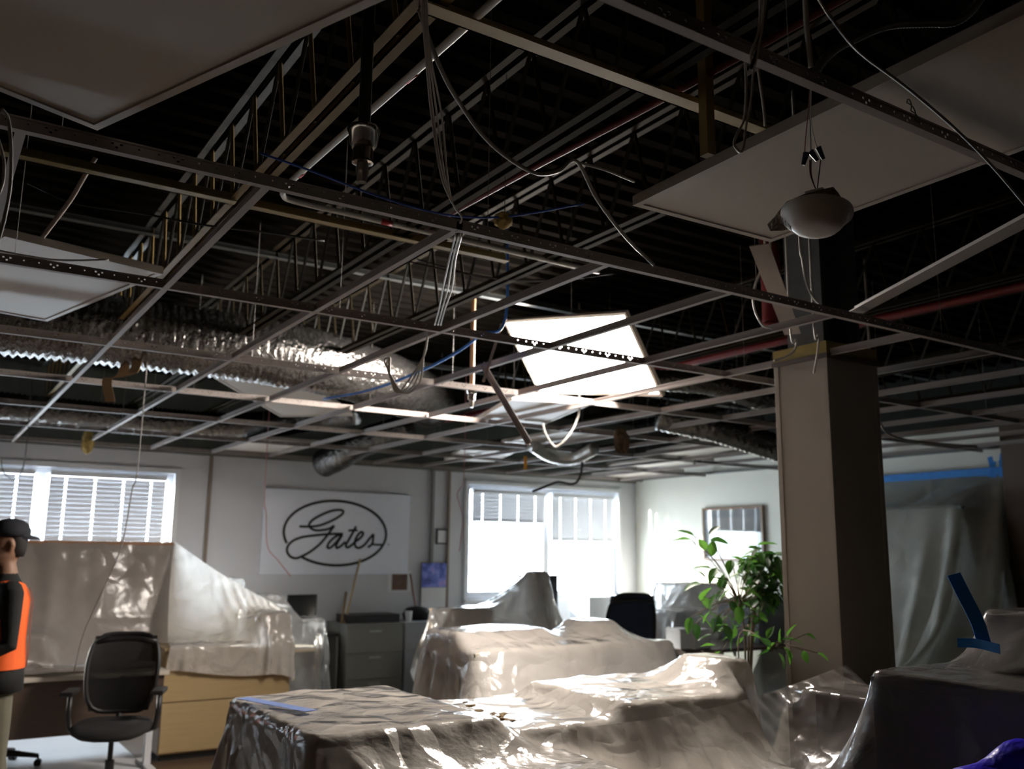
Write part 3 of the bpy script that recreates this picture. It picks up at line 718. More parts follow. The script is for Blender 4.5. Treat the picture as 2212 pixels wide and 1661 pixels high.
# ------------------------------------------------------------------ chairs
def task_chair(label, loc, rz, mback, mseat, H=1.05, group='office chairs', mesh=True):
    t = thing('office_chair', label, 'chair', loc, rz, group)
    sh = .47
    s = MB(); n = 20; L = []
    for (r, z) in ((.01, sh-.045), (.22, sh-.045), (.25, sh-.02), (.25, sh+.01), (.22, sh+.03), (.01, sh+.035)):
        L.append((r, z))
    vs = []
    for r, z in L:
        for k in range(n):
            a = 2*PI*k/n; c_, s_ = math.cos(a), math.sin(a)
            e = (abs(c_)**3.2+abs(s_)**3.2)**(-1/3.2)
            vs.append((r*e*c_, r*e*s_, z - .03*max(0, (s_*r*e-.12)/.12)**2))
    s.add(vs, [(i*n+k, i*n+(k+1) % n, (i+1)*n+(k+1) % n, (i+1)*n+k) for i in range(len(L)-1) for k in range(n)])
    s.build('seat', mseat, t, smooth='all')
    # backrest: rounded loop frame and panel, behind the seat (-y), slightly raked
    def bp(u, v):                              # u -1..1, v 0..1
        w = .20+.035*math.sin(v*PI*.9)
        return Vector((u*w, -.22-.10*v*v+.05*(1-u*u)*-1+.05, sh+.06+v*(H-sh-.06)))
    loop = []
    for i in range(40):
        a = 2*PI*i/40; c_, s_ = math.cos(a), math.sin(a); e = (abs(c_)**5+abs(s_)**5)**(-1/5)
        loop.append(bp(c_*e, .5+.5*s_*e))
    MB().tube(loop+[loop[0], loop[1]], .016, 8, cap=False).build('back_frame', m_black, t, smooth='all')
    g = MB(); N = 12; vs = []
    for off in (0, .008):
        for i in range(N+1):
            for j in range(N+1):
                p = bp((i/N*2-1)*.97, .02+.96*j/N); vs.append((p.x, p.y+off, p.z))
    q = (N+1)*(N+1); fs = []
    for i in range(N):
        for j in range(N):
            a = i*(N+1)+j; fs += [(a, a+1, a+N+2, a+N+1), (q+a, q+a+N+1, q+a+N+2, q+a+1)]
    g.add(vs, fs); g.build('backrest', mback, t, smooth='all')
    hb = MB(); hb.tube([bp(-.95, .9), bp(-.5, .93), bp(0, .94), bp(.5, .93), bp(.95, .9)], .02, 8).build('top_band', m_black, t, smooth='all')
    MB().tube([bp(0, .45)+Vector((0,-.03,0)), bp(0, .1)+Vector((0,-.04,0)), (0, -.16, sh-.06), (0, 0, sh-.06)], .02, 8).build('back_support', m_black, t, smooth='all')
    for sx in (-1, 1):
        a = MB().tube([(sx*.2, 0, sh-.04), (sx*.27, 0, sh-.02), (sx*.285, 0, sh+.08), (sx*.285, 0, sh+.21)], .018, 8).build('arm_post', m_black, t, smooth='all')
        MB().box((sx*.285-.04, -.11, sh+.21), (sx*.285+.04, .13, sh+.24)).build('arm_pad', m_black, a, bevel=.01)
    MB().tube([(0,0,.09), (0,0,.25)], .03, 12).tube([(0,0,.25), (0,0,sh-.045)], .017, 12).build('gas_lift', m_black, t, smooth=40)
    for k in range(5):
        a = 2*PI*k/5+.3; d = Vector((math.cos(a), math.sin(a), 0))
        l = MB().tube([d*.02+Vector((0,0,.11)), d*.15+Vector((0,0,.10)), d*.31+Vector((0,0,.075))], [.03, .024, .017], 8).build('leg', m_black, t, smooth='all')
        px = d*.31; tn = Vector((-d.y, d.x, 0))
        c_ = MB()
        for sg in (-1, 1): c_.tube([px+tn*(sg*.008)+Vector((0,0,.027)), px+tn*(sg*.026)+Vector((0,0,.027))], .027, 12)
        c_.tube([px+Vector((0,0,.027)), px+Vector((0,0,.08))], .007, 6).build('caster', m_black, l, smooth=40)
    return t
m_meshb = film('mesh_black', (.012,.012,.013), transp=.22, transl=.0, rough=.6, bump=0, gloss=.3)
task_chair('black mesh task chair turned towards the viewer before the left desk', (1.30, 6.95, 0), PI-.35, m_meshb, m_blackf)
task_chair('second black chair seen through the sheet, only its star base clear', (.72, 8.32, 0), PI+.1, m_blackf, m_blackf, H=.98)
p = at(1345, 1310, d=8.6)
task_chair('navy office chair before the bright window', (p.x, p.y, 0), -.35, m_navy, m_navy, H=1.30)

# ------------------------------------------------------------------ curtain and low desk along the cream wall
cabinet('storage_cabinet', 'tall glazed cabinet behind the hung curtain by the cream wall', 7.95, 4.78, 8.45, 6.8, 2.12, mat('cabinet_greygreen', (.20,.23,.21), .3, var=.15), 3, handle=False)
desk('desk', 'low desk at the foot of the hung curtain right of the column', 5.35, 3.35, 6.35, 4.6, .80, m_cream, m_greym)
struct('wall_pilaster', MB().box((8.28, 3.9, 0), (XR, 4.56, 3.0)), mat('brown_pilaster', (.13,.09,.065), .6))
nx, ny = 88, 72
pins = {(nx-1, j): (8.46, 3.35+3.5*j/(ny-1) if 3.35+3.5*j/(ny-1) > 4.6 else 4.6-.3*(4.6-(3.35+3.5*j/(ny-1))), 2.44) for j in range(26, ny)}
sI, PI_ = drape('plastic_sheet', 'grey-green plastic curtain taped to the cream wall, falling over a low desk', film('film_curtain', (.90,.90,.82), transp=.12, transl=.5, rough=.2, bump=.3, bscale=5, gloss=1.0), nx, ny,
      [(4.6, 3.35, 2.3), (8.46, 3.35, 2.44), (4.6, 6.85, 2.3), (8.46, 6.85, 2.44)],
      [(7.95, 4.78, 0, 8.45, 6.8, 2.12), (5.35, 3.35, 0, 6.35, 4.6, .80), (8.26, 3.0, 0, 8.7, 4.56, 3.0), (8.47, 3.0, 0, 8.9, 7.2, 3.0)], pins=pins, seed=51, slack=1.03, group=SHEETS)
tp = thing('tape_strip', 'long blue tape line holding the curtain to the cream wall', 'tape', (8.44, 5.7, 2.42), 0, 'blue masking tape')
MB().box((-.004, -1.1, 0), (.004, 1.15, .075)).build('strip', m_tape, tp)
for k, (y, a, l) in enumerate(((-.93, .3, .16), (-.98, -.2, .2), (-1.04, .1, .22), (-1.1, -.35, .17))):
    b = MB().box((-.005, -.022, 0), (.003, .022, l)).build('torn_end', m_tape, tp); b.location = (-.003, y, -.02); b.rotation_euler = (a, .05, 0)

def ribbon(mb, pts, wdir, w, t=.002):
    wdir = Vector(wdir).normalized()*w/2; pts = [Vector(p) for p in pts]; vs = []
    for i, p in enumerate(pts):
        tg = (pts[min(i+1, len(pts)-1)]-pts[max(i-1, 0)]).normalized(); n = tg.cross(wdir).normalized()*t/2
        vs += [p-wdir-n, p+wdir-n, p+wdir+n, p-wdir+n]
    fs = [(i*4+k, i*4+(k+1) % 4, i*4+4+(k+1) % 4, i*4+4+k) for i in range(len(pts)-1) for k in range(4)]+[(3, 2, 1, 0), tuple(len(vs)-4+k for k in range(4))]
    return mb.add(vs, fs)
def sheet_z(P, x, y):
    d = (P[..., 0]-x)**2+(P[..., 1]-y)**2
    q = P.reshape(-1, 3)[np.argsort(d.ravel())[:6]]
    return float(q[:, 2].max())
rt = Vector((CR[0][0], CR[1][0], CR[2][0]))
# tape curling up from the thin sheet
pth = smooth_path([at(2060, 1240, d=3.05), at(2085, 1290, d=3.03), at(2112, 1345, d=3.0), at(2128, 1398, d=2.97)], 6)
tp = thing('tape_strip', 'blue tape tail curling up from the thin sheet at the right', 'tape', pth[-1], 0, 'blue masking tape')
ribbon(MB(), [p-pth[-1] for p in pth], rt+Vector((0,0,.25)), .046).build('tail', m_tape, tp)
q = [at(2068, 1388, d=3.0), at(2110, 1390, d=2.97), at(2160, 1402, d=2.9)]
ribbon(MB(), [p-pth[-1] for p in smooth_path(q, 5)], (0,0,1), .03).build('stuck_end', m_tape, tp)
# tape on the front desk corner
pts = [Vector((x, y, sheet_z(PA, x, y)+.012)) for x, y in [(1.27+.019*k, 4.05-.065*k) for k in range(0, 8)]]
zm = max(p.z for p in pts)
for p in pts: p.z = zm-.4*(zm-p.z)
tag(ribbon(MB(), smooth_path(pts, 4), (1, .2, 0), .06).build('tape_strip', mat('blue_tape_pale', (.22,.32,.68), .5, var=.1, scale=15)), 'pale blue tape strip on the corner of the front sheet', 'tape', 'blue masking tape')
# debris in the sag of the front sheet
rng = random.Random(7)
for k in range(14):
    px, py = 1000+rng.random()*115, 1568+rng.random()*26
    c0 = at(px, py, z=.92); x, y = c0.x, c0.y; s = .008+.014*rng.random()
    vs = [Vector((rng.uniform(-1, 1)*s*1.6, rng.uniform(-1, 1)*s, rng.uniform(-.2, 1)*s*.6)) for _ in range(12)]
    bm = bmesh.new(); [bm.verts.new(v) for v in vs]; bmesh.ops.convex_hull(bm, input=bm.verts)
    for v in [v for v in bm.verts if not v.link_faces]: bm.verts.remove(v)
    me = bpy.data.meshes.new('ceiling_tile_crumb'); bm.to_mesh(me); bm.free(); me.materials.append(m_debris)
    o = link('ceiling_tile_crumb', me); o.location = (x, y, sheet_z(PA, x, y)+.012+s*.2)
    tag(o, 'brown ceiling tile crumb in the sag of the front sheet', 'debris', 'crumbs of ceiling tile')
# blue bag in the lower right corner
p = at(2222, 1700, d=2.3)
bm = bmesh.new(); bmesh.ops.create_icosphere(bm, subdivisions=4, radius=.19)
for v in bm.verts:
    f = 1+.10*math.sin(v.co.x*31+1)*math.cos(v.co.y*27)+.08*math.sin(v.co.z*41+v.co.x*19)+.06*math.sin(v.co.y*55+v.co.z*33)
    v.co = Vector((v.co.x*f*1.05, v.co.y*f*1.05, v.co.z*f*.75))
me = bpy.data.meshes.new('rubbish_bag'); bm.to_mesh(me); bm.free(); me.materials.append(mat('violet_blue_bag', (.03,.01,.75), .35, bump=1, bscale=12)); me.polygons.foreach_set('use_smooth', [True]*len(me.polygons))
o = tag(link('rubbish_bag', me), 'violet blue bag in the lower right corner', 'bag'); o.location = (p.x, p.y, p.z-.06)
cabinet('storage_cabinet', 'low black stand under the violet bag', p.x-.2, p.y-.2, p.x+.2, p.y+.2, p.z-.205, m_black, 1, handle=False)

# ------------------------------------------------------------------ wall things
sg = thing('wall_sign', 'white wall sign with a black oval logo in script', 'sign', (4.09, YB-.02, 1.40))
MB().box((-.885, -.015, 0), (.885, .015, .925)).build('board', mat('sign_white', (.80,.84,.94), .35, var=.02), sg, bevel=.004)
m_ink = mat('sign_black', (.008,.01,.012), .4)
def spt(zx, zy):
    v = at(550+zx/6.32, 1050+zy/6.32, y=YB-.036); return v-Vector((4.09, YB-.02, 1.40))
def stroke(pts, r, parent=sg, n=8):
    P = smooth_path([spt(*p) for p in pts], n); P = [Vector((p.x, -.0165, p.z)) for p in P]
    b = MB(); vs = []
    for i, p in enumerate(P):
        t = (P[min(i+1, len(P)-1)]-P[max(i-1, 0)]).normalized(); nn = Vector((-t.z, 0, t.x))*r
        vs += [p-nn, p+nn, p+nn+Vector((0,-.004,0)), p-nn+Vector((0,-.004,0))]
    fs = [(i*4+k, i*4+(k+1) % 4, i*4+4+(k+1) % 4, i*4+4+k) for i in range(len(P)-1) for k in range(4)]+[(3,2,1,0), tuple(len(vs)-4+k for k in range(4))]
    b.add(vs, fs); return b.build('lettering', m_ink, parent)
el = [(1095+(702+18*math.sin(t)*0)*math.cos(t), 642+446*math.sin(t)+18*math.cos(t)) for t in [math.radians(a) for a in range(128, 128+330, 6)] if not (math.radians(128) > t)]
ring = [(1095+698*math.cos(math.radians(a)), 642+440*math.sin(math.radians(a))+14*math.cos(math.radians(a))) for a in range(-200, 131, 6)]
stroke(ring, .0145, n=2)
stroke([(610,550),(720,552),(860,542),(1000,495),(1130,430),(1200,375),(1205,338),(1150,325),(1050,338),(920,388),(800,455),(745,520),(762,570),(830,603),(930,600),(1020,580),(1085,540)], .0135)
stroke([(1085,540),(1000,660),(900,780),(780,880),(660,950),(560,985),(480,955),(440,880),(462,805),(530,742),(650,697),(800,675),(950,660),(1100,652),(1205,652)], .0135)
stroke([(1200,655),(1110,685),(1025,760),(992,830),(1030,842),(1110,770),(1190,668)], .0135)
stroke([(1195,665),(1120,790),(1118,842),(1170,822),(1240,760)], .0135)
stroke([(1385,550),(1295,715),(1245,805),(1270,837),(1330,800),(1400,735)], .0135)
stroke([(1280,608),(1340,602),(1405,606)], .012)
stroke([(1395,745),(1455,695),(1480,645),(1450,628),(1400,680),(1368,760),(1380,828),(1430,842),(1500,800),(1560,725),(1622,655)], .0135)
stroke([(1622,655),(1616,720),(1605,785),(1545,838)], .0135)
stroke([(1590,792),(1660,800),(1745,800)], .012)
stroke([(1815,800),(1825,795),(1835,800)], .005)
cal = thing('wall_calendar', 'wall calendar with a blue and purple picture over a blank page', 'calendar', (5.325, YB-.033, .93))
MB().box((-.165, -.004, 0), (.165, .004, .31)).build('page', m_white, cal)
mc = bpy.data.materials.new('calendar_print'); mc.use_nodes = True; nt = mc.node_tree; b = nt.nodes['Principled BSDF']
tc = nt.nodes.new('ShaderNodeTexCoord'); no = nt.nodes.new('ShaderNodeTexNoise'); no.inputs['Scale'].default_value = 7; cr = nt.nodes.new('ShaderNodeValToRGB')
for pos, colr in ((0.30, (.05,.05,.10,1)), (.45, (.10,.14,.55,1)), (.58, (.25,.30,.75,1)), (.72, (.55,.30,.62,1))):
    e = cr.color_ramp.elements.new(pos); e.color = colr
cr.color_ramp.elements.remove(cr.color_ramp.elements[0])
nt.links.new(tc.outputs['Object'], no.inputs['Vector']); nt.links.new(no.outputs['Fac'], cr.inputs['Fac']); nt.links.new(cr.outputs['Color'], b.inputs['Base Color'])
MB().box((-.165, -.005, .315), (.165, .003, .60)).build('picture', mc, cal)
MB().box((-.17, .003, -.005), (-.165, .006, .61)).box((-.165, .0035, .0), (.165, .006, .605)).build('backing', m_batten, cal)
nf = thing('notice_frame', 'small dark-framed white notice between the wall battens', 'picture frame', (5.43, YB-.012, 1.755))
MB().box((-.075, -.012, 0), (-.06, .012, .18)).box((.06, -.012, 0), (.075, .012, .18)).box((-.06, -.012, 0), (.06, .012, .015)).box((-.06, -.012, .165), (.06, .012, .18)).build('frame', m_black, nf)
MB().box((-.06, -.004, .015), (.06, .004, .165)).build('notice', m_white, nf)
po = thing('wall_poster', 'small brown print with a white margin under the sign', 'poster', (4.885, YB-.004, 1.195))
MB().box((-.15, -.003, 0), (.15, .003, .245)).build('sheet', m_white, po)
MB().box((-.10, -.005, .02), (.10, -.0032, .225)).build('print', mat('poster_print', (.25,.14,.08), .6, var=.4, scale=14, tcol=(.05,.04,.05)), po)
fp = thing('framed_picture', 'framed picture with a pale mat on the cream wall behind the ficus', 'picture', (XR-.02, 8.09, 1.59))
MB().box((-.02, -.50, 0), (.015, -.47, .66)).box((-.02, .47, 0), (.015, .50, .66)).box((-.02, -.47, 0), (.015, .47, .03)).box((-.02, -.47, .63), (.015, .47, .66)).build('frame', mat('frame_brown', (.20,.11,.05), .4), fp)
MB().box((-.004, -.47, .03), (.012, .47, .63)).build('mat_board', mat('mat_blue_grey', (.45,.58,.62), .5), fp)
MB().box((-.006, -.34, .12), (-.0042, .34, .53)).build('print', mat('print_pale', (.80,.80,.74), .4, var=.1), fp)
MB().box((-.012, -.47, .03), (-.010, .47, .63)).build('glass', film('picture_glass', (.8,.8,.8), transp=.93, transl=0, rough=.02, bump=0, gloss=.8), fp)
# poles and clutter at the back wall
pipe('wooden_pole', 'pale wooden pole leaning on the sign', [at(745, 1345, y=9.45), at(778, 1208, y=9.86)], .012, m_wood, 'pole', 'leaning poles', sm=False)
pipe('wooden_pole', 'reddish wooden pole leaning left of the calendar', [at(903, 1342, y=9.5), at(886, 1240, y=9.88)], .012, mat('red_wood', (.24,.10,.07), .5), 'pole', 'leaning poles', sm=False)
pipe('wooden_pole', 'short dark wooden pole behind the clear sheet', [at(738, 1345, y=9.45), at(748, 1280, y=9.8)], .014, m_kraft, 'pole', 'leaning poles', sm=False)
carton('stereo_unit', 'flat black box on the grey drawer cabinets', 4.02, 9.35, .902, 4.62, 9.7, .985, m_black, 'stereo')
o = tag(MB().lathe([(.01, 0), (.15, .0), (.17, .06), (.12, .13), (.02, .15)], 14).build('shoulder_bag', m_blackf, None, smooth='all'), 'slumped black bag on the pale grey cabinet', 'bag'); o.location = (4.95, 9.58, .902)
tag(MB().lathe([(.001, .0), (.035, 0), (.042, .11), (.038, .11), (.033, .006), (.001, .006)], 16, Matrix.Translation((4.74, 9.38, .902)), cap=False).build('paper_cup', m_white, None, smooth=40), 'white cup in front of the black bag', 'cup')

# ------------------------------------------------------------------ flexible ducts
def duct(label, pts, r, m=m_foil, pitch=.045):
    P = smooth_path(pts, 24); L = [0]
    for a, b in zip(P[:-1], P[1:]): L.append(L[-1]+(b-a).length)
    n = int(L[-1]/(pitch/2)); Q = []; R_ = []; k = 0; rn = random.Random(int(L[-1]*1000))
    for i in range(n+1):
        s = L[-1]*i/n
        while k < len(L)-2 and L[k+1] < s: k += 1
        f = (s-L[k])/max(1e-6, L[k+1]-L[k]); Q.append(P[k].lerp(P[k+1], f)); R_.append(r*(1+(.045 if i % 2 else -.045)+rn.uniform(-.02, .02)))
    return tag(MB().tube(Q, R_, 22).build('flexible_duct', m, None, smooth='all'), label, 'duct', 'flexible foil ducts')
duct('big silver-black flexible duct across the left half of the ceiling', [(-1.2, 6.0, 3.0), (-.2, 6.05, 2.98), (.9, 5.95, 2.97), (1.9, 5.92, 2.96), (2.7, 6.2, 2.95), (3.35, 6.7, 2.95), (3.8, 7.2, 2.97)], .215)
duct('flexible duct along the top of the back wall at the left', [(-.6, 9.2, 2.88), (.6, 9.15, 2.87), (1.8, 9.2, 2.86), (2.6, 9.2, 2.88), (3.1, 8.8, 2.93), (3.5, 8.2, 3.0)], .135)
duct('dark flexible duct drooping below the grid beside the logo sign', [(4.3, 8.6, 2.95), (3.95, 9.0, 2.80), (3.78, 9.25, 2.66), (3.72, 9.5, 2.60)], .15)
duct('sparkling flexible duct left of the column head', [tuple(at(1420, 900, d=7.4)), tuple(at(1540, 925, d=7.4)), tuple(at(1640, 955, d=7.5)), tuple(at(1730, 985, d=7.6))], .11)
duct('thin flexible duct just behind the glowing panel', [tuple(at(1400, 820, d=6.3)), tuple(at(1530, 830, d=6.4)), tuple(at(1640, 862, d=6.6)), tuple(at(1740, 880, d=6.9))], .075)
duct('pale flexible duct behind the sprinkler with the orange pipe', [tuple(at(1150, 962, d=8.6)), tuple(at(1190, 985, d=8.8)), tuple(at(1240, 990, d=8.8)), tuple(at(1285, 968, d=8.6))], .06, mat('duct_foil_pale', (.62,.63,.62), .3, metal=.7, bump=.6, bscale=26))

# ------------------------------------------------------------------ cables
def cable(label, pts, r, m, name='cable', cat='cable', group='loose cables', n=6, hang=None):
    W = [at(p[0], p[1], d=p[2]) for p in pts]
    if hang: W = [Vector((W[0].x, W[0].y, hang))]+W
    return tag(MB().tube(smooth_path(W, 8), r, n).build(name, m, None, smooth='all'), label, cat, group)
def bundle(label, strands, r, m, group='loose cables'):
    W0 = at(strands[0][0][0], strands[0][0][1], d=strands[0][0][2])
    t = thing('cable_bundle', label, 'cables', W0, 0, group)
    for s in strands:
        P = [at(p[0], p[1], d=p[2])-W0 for p in s]
        MB().tube(smooth_path(P, 8), r, 6).build('strand', m, t, smooth='all')
    return t
bundle('pale cable bundle tied to the near runner, top centre', [
    [(912+dx, -30, 2.15), (922+dx*.8, 110, 2.25), (940+dx2, 250, 2.4), (958+dx2*.6, 380, 2.52), (978, 440, 2.6), (997, 468, 2.66), (994, 482, 2.68)] for dx, dx2 in ((0, -4), (5, 4), (8, 14), (-4, -8))], .0028, m_cablew)
bundle('pale cable bundle hanging from the near to the second runner', [
    [(992+d, 505, 2.72), (978+d, 560, 3.0), (968+d*1.5, 620, 3.35), (955+d, 668, 3.7), (946+d, 702, 3.98)] for d in (-7, 0, 6)], .0032, m_cablew)
bundle('cream wire loops dangling in front of the big duct', [
    [(925, 720, 4.3), (915, 770, 4.3), (890+dx, 828, 4.3), (862+dx*.5, 848, 4.3), (838-dx*.4, 800-dx, 4.3), (842, 772, 4.3)] for dx in (-12, -3, 6, 16)], .0045, m_cablew)
cable('grey cable sagging through the middle of the dark ceiling', [(905, 20, 2.3), (940, 120, 2.35), (985, 210, 2.45), (1060, 310, 2.6), (1150, 372, 2.75), (1205, 370, 2.85), (1245, 348, 2.9), (1290, 430, 3.0), (1350, 510, 3.1), (1412, 572, 3.2)], .0062, m_cableg)
cable('short grey cable branching right off the sagging one', [(1245, 350, 2.92), (1310, 368, 3.0), (1370, 392, 3.1)], .005, m_cableg)
cable('blue cable drooping behind the near runner', [(560, 330, 2.95), (680, 372, 3.0), (800, 418, 3.1), (920, 455, 3.2), (1010, 469, 3.25), (1110, 466, 3.3), (1260, 440, 3.4)], .004, m_cableb)
cable('bright blue cable left of the glowing panel', [(1092, 686, 4.7), (1040, 722, 4.7), (985, 762, 4.8), (900, 805, 4.9), (800, 842, 5.2), (700, 862, 5.5)], .008, mat('cable_bright_blue', (.05,.22,.75), .4), hang=ZD+.01)
cable('thin black cable crossing the left joist rods', [(60, 395, 3.6), (160, 438, 3.6), (310, 462, 3.6), (440, 486, 3.6), (560, 500, 3.7), (700, 520, 3.9)], .0045, m_cablek)
cable('grey wire hanging at the left picture edge', [(4, 235, 1.8), (18, 258, 1.82), (24, 320, 1.84), (22, 400, 1.86), (10, 470, 1.88), (-6, 530, 1.9)], .0035, m_cableg)
cable('pale wire end near the left picture edge', [(-4, 300, 1.8), (8, 345, 1.8), (7, 390, 1.8), (-2, 418, 1.8)], .0028, m_cablew)
cable('grey wire lying across the left panel', [(-10, 540, 3.3), (60, 553, 3.35), (130, 562, 3.4), (235, 561, 3.5)], .004, m_cableg)
cable('loose black wire loop at the ceiling left of the window', [(70, 800, 7.5), (60, 930, 7.6), (50, 1010, 7.7), (30, 1035, 7.7), (8, 1020, 7.7), (2, 990, 7.7)], .004, m_cablek)
def flex(label, pts, r, m, pitch=.008):
    W = smooth_path([at(p[0], p[1], d=p[2]) for p in pts], 40); L = sum((b-a).length for a, b in zip(W[:-1], W[1:]))
    n = int(L/(pitch/2)); Q = []; acc = [0]
    for a, b in zip(W[:-1], W[1:]): acc.append(acc[-1]+(b-a).length)
    k = 0
    for i in range(n+1):
        s = L*i/n
        while k < len(acc)-2 and acc[k+1] < s: k += 1
        Q.append(W[k].lerp(W[k+1], (s-acc[k])/max(1e-6, acc[k+1]-acc[k])))
    return tag(MB().tube(Q, [r*(1.0 if i % 2 else .86) for i in range(n+1)], 10).build('flexible_conduit', m, None, smooth='all'), label, 'conduit', 'flexible conduits')
flex('ribbed metal conduit snaking over the right light panel', [(1750, 175, 2.0), (1790, 118, 2.02), (1850, 82, 2.05), (1920, 55, 2.08), (2000, 50, 2.1), (2060, 48, 2.1), (2100, 22, 2.1), (2135, -30, 2.1)], .0105, m_galv)
flex('short pale ribbed conduit dropping to the left panel', [(207, 340, 3.35), (180, 385, 3.35), (150, 435, 3.38), (92, 512, 3.4)], .009, mat('conduit_pink', (.45,.38,.36), .5))
bundle('white wire loop hanging left of the white detector', [
    [(1643, -30, 1.78), (1640, 60, 1.8), (1622, 118, 1.82), (1626, 150, 1.84)],
    [(1655, -30, 1.78), (1645, 70, 1.8), (1630, 140, 1.83), (1632, 110, 1.84)],
    [(1610, 135, 1.85), (1612, 190, 1.85), (1608, 255, 1.85), (1592, 290, 1.85), (1586, 312, 1.85), (1598, 328, 1.85), (1606, 318, 1.85), (1612, 270, 1.85), (1622, 220, 1.85), (1628, 150, 1.85)],
    [(1638, 150, 1.85), (1646, 205, 1.86), (1651, 245, 1.87), (1653, 272, 1.88)]], .0028, m_cablew)
cable('black drop cable beside the white wire loop', [(1660, -30, 1.79), (1650, 60, 1.8), (1632, 120, 1.82), (1620, 150, 1.83)], .004, m_cablek)
cable('bright grey rod cable above the detector', [(1738, -30, 1.85), (1742, 50, 1.87), (1747, 100, 1.89), (1752, 146, 1.9)], .0062, m_emt)
cable('long pale cable slanting down the right side', [(1752, -30, 1.7), (1800, 45, 1.75), (1860, 115, 1.8), (1960, 190, 1.9), (2060, 275, 2.0), (2140, 355, 2.1), (2225, 455, 2.2)], .0032, m_cableg)
t = thing('wire_twist', 'thin twisted green wire in front of the right panel', 'wire', at(1900, 155, d=2.15), 0, 'loose cables'); b0 = Vector(t.location)
for ph in (0, PI):
    W = smooth_path([at(p[0], p[1], d=2.15)-b0 for p in ((1900, 150), (1930, 172), (1948, 195), (1965, 225), (1986, 268))], 14); Q = []
    for i, p in enumerate(W): Q.append(p+rt*(math.sin(i*.5+ph)*.0045)+Vector((0,0,math.cos(i*.5+ph)*.0045)))
    MB().tube(Q, .0014, 5).build('strand', mat('dull_green', (.06,.09,.05), .6), t, smooth='all')
for l, pts in (('white wire dropping left of the column head', [(1652, 520, 4.0), (1648, 570, 4.0), (1630, 620, 4.0), (1628, 660, 4.0), (1645, 700, 4.0), (1668, 710, 4.0)]),
               ('white wire in front of the pale strut', [(1664, 530, 3.9), (1663, 570, 3.9), (1672, 610, 3.9), (1674, 632, 3.9)]),
               ('white wire right of the pale strut', [(1727, 510, 3.5), (1733, 560, 3.6), (1742, 610, 3.7), (1755, 640, 3.8), (1768, 655, 3.9)]),
               ('white curled wire end at the column top', [(1707, 705, 4.2), (1720, 735, 4.2), (1716, 755, 4.2), (1700, 770, 4.2), (1672, 779, 4.2)]),
               ('white straight wire end on the column face', [(1758, 698, 4.1), (1768, 725, 4.1), (1766, 760, 4.1), (1758, 806, 4.15)])):
    cable(l, pts, .005, m_cablew, hang=ZD+.01)
cable('dark cable sagging right of the column', [(1885, 850, 5.5), (1900, 910, 5.6), (1925, 940, 5.7), (1990, 955, 5.9), (2110, 965, 6.0)], .008, m_cableg, hang=ZD+.01)
cable('black rod dangling above the bright window', [(1255, 1022, 8.8), (1200, 1042, 8.8), (1150, 1062, 8.8)], .012, m_cablek, hang=ZD+.01)
for l, pts in (('red string on the wall left of the bright window', [(1003, 1005, 8.9), (1000, 1045, 8.9), (988, 1070, 8.9), (1000, 1120, 8.9), (992, 1190, 8.9)]),
               ('red string hanging over the left end of the sign', [(572, 1055, 8.6), (575, 1110, 8.6), (578, 1180, 8.6), (600, 1210, 8.6), (628, 1245, 8.6)])):
    cable(l, pts, .004, mat('red_string', (.50,.18,.20), .7), 'string', 'string', 'red strings', hang=ZD+.01)
cable('thin grey wire before the left sheet', [(300, 985, 5.5), (285, 1060, 5.5), (262, 1180, 5.5), (215, 1290, 5.5), (180, 1370, 5.5), (160, 1450, 5.5)], .0035, m_cableg, hang=ZD+.01)
cable('dark hanging cable loop below the glowing panel', [(1252, 862, 6.6), (1245, 910, 6.5), (1225, 945, 6.4), (1200, 965, 6.4), (1180, 940, 6.4), (1172, 915, 6.4)], .009, m_cableg, hang=ZD+.01)
bundle('dark cables strung behind the glowing panel', [[(860, 560, 4.6), (1000, 590, 4.6), (1100, 604, 4.6), (1210, 604, 4.6), (1330, 590, 4.7)], [(900, 560, 4.8), (1040, 598, 4.8), (1140, 608, 4.8), (1260, 600, 4.9)]], .005, mat('cable_shiny_black', (.03,.03,.035), .25))

# detector hanging on its wires
dc = at(1764, 462, d=2.1)
fw = Vector((-CR[0][2], -CR[1][2], -CR[2][2])); upc = Vector((CR[0][1], CR[1][1], CR[2][1]))
dt = thing('smoke_detector', 'white round detector dangling on wires with a torn tile scrap', 'detector', dc)
ax = (-upc*.93+rt*-.12-fw*.30).normalized()                # dish faces down, towards the viewer
q = ax.to_track_quat('Z', 'Y'); M = q.to_matrix().to_4x4()
MB().lathe([(.001, -.012), (.070, -.012), (.080, -.006), (.080, .004), (.066, .018), (.058, .030), (.050, .038), (.030, .043), (.001, .044)], 36, M, cap=False).build('cover', mat('detector_white', (.84,.80,.73), .35, var=.02), dt, smooth=50)
vent = MB()
for k in range(7):
    z = .008+.004*k; r = .079-.0026*k-.001*k
    pts = [M @ Vector((r*math.cos(a), r*math.sin(a), z)) for a in [math.radians(150+6*i) for i in range(15)]]
    vent.tube(pts, .0011, 4)
vent.build('vent_slot', mat('vent_dark', (.16,.14,.12), .6), dt)
MB().box((-.022, -.02, -.055), (.022, .02, -.012), M).build('mount_box', m_cream, dt, bevel=.003)
rn = random.Random(3); sc_ = MB(); ring1 = []
for k in range(14):
    a = 2*PI*k/14; r = (.085+.012*rn.uniform(-1, 1)); ring1.append((r*1.02*math.cos(a), .62*r*math.sin(a)))
tilt = M @ Matrix.Rotation(math.radians(14), 4, 'Y')
n_ = len(ring1)
vs = [tilt @ Vector((x-.022, y, -.030+rn.uniform(-.003, .003))) for x, y in ring1]+[tilt @ Vector((x*.96-.022, y*.96, -.014+rn.uniform(-.003, .003))) for x, y in ring1]
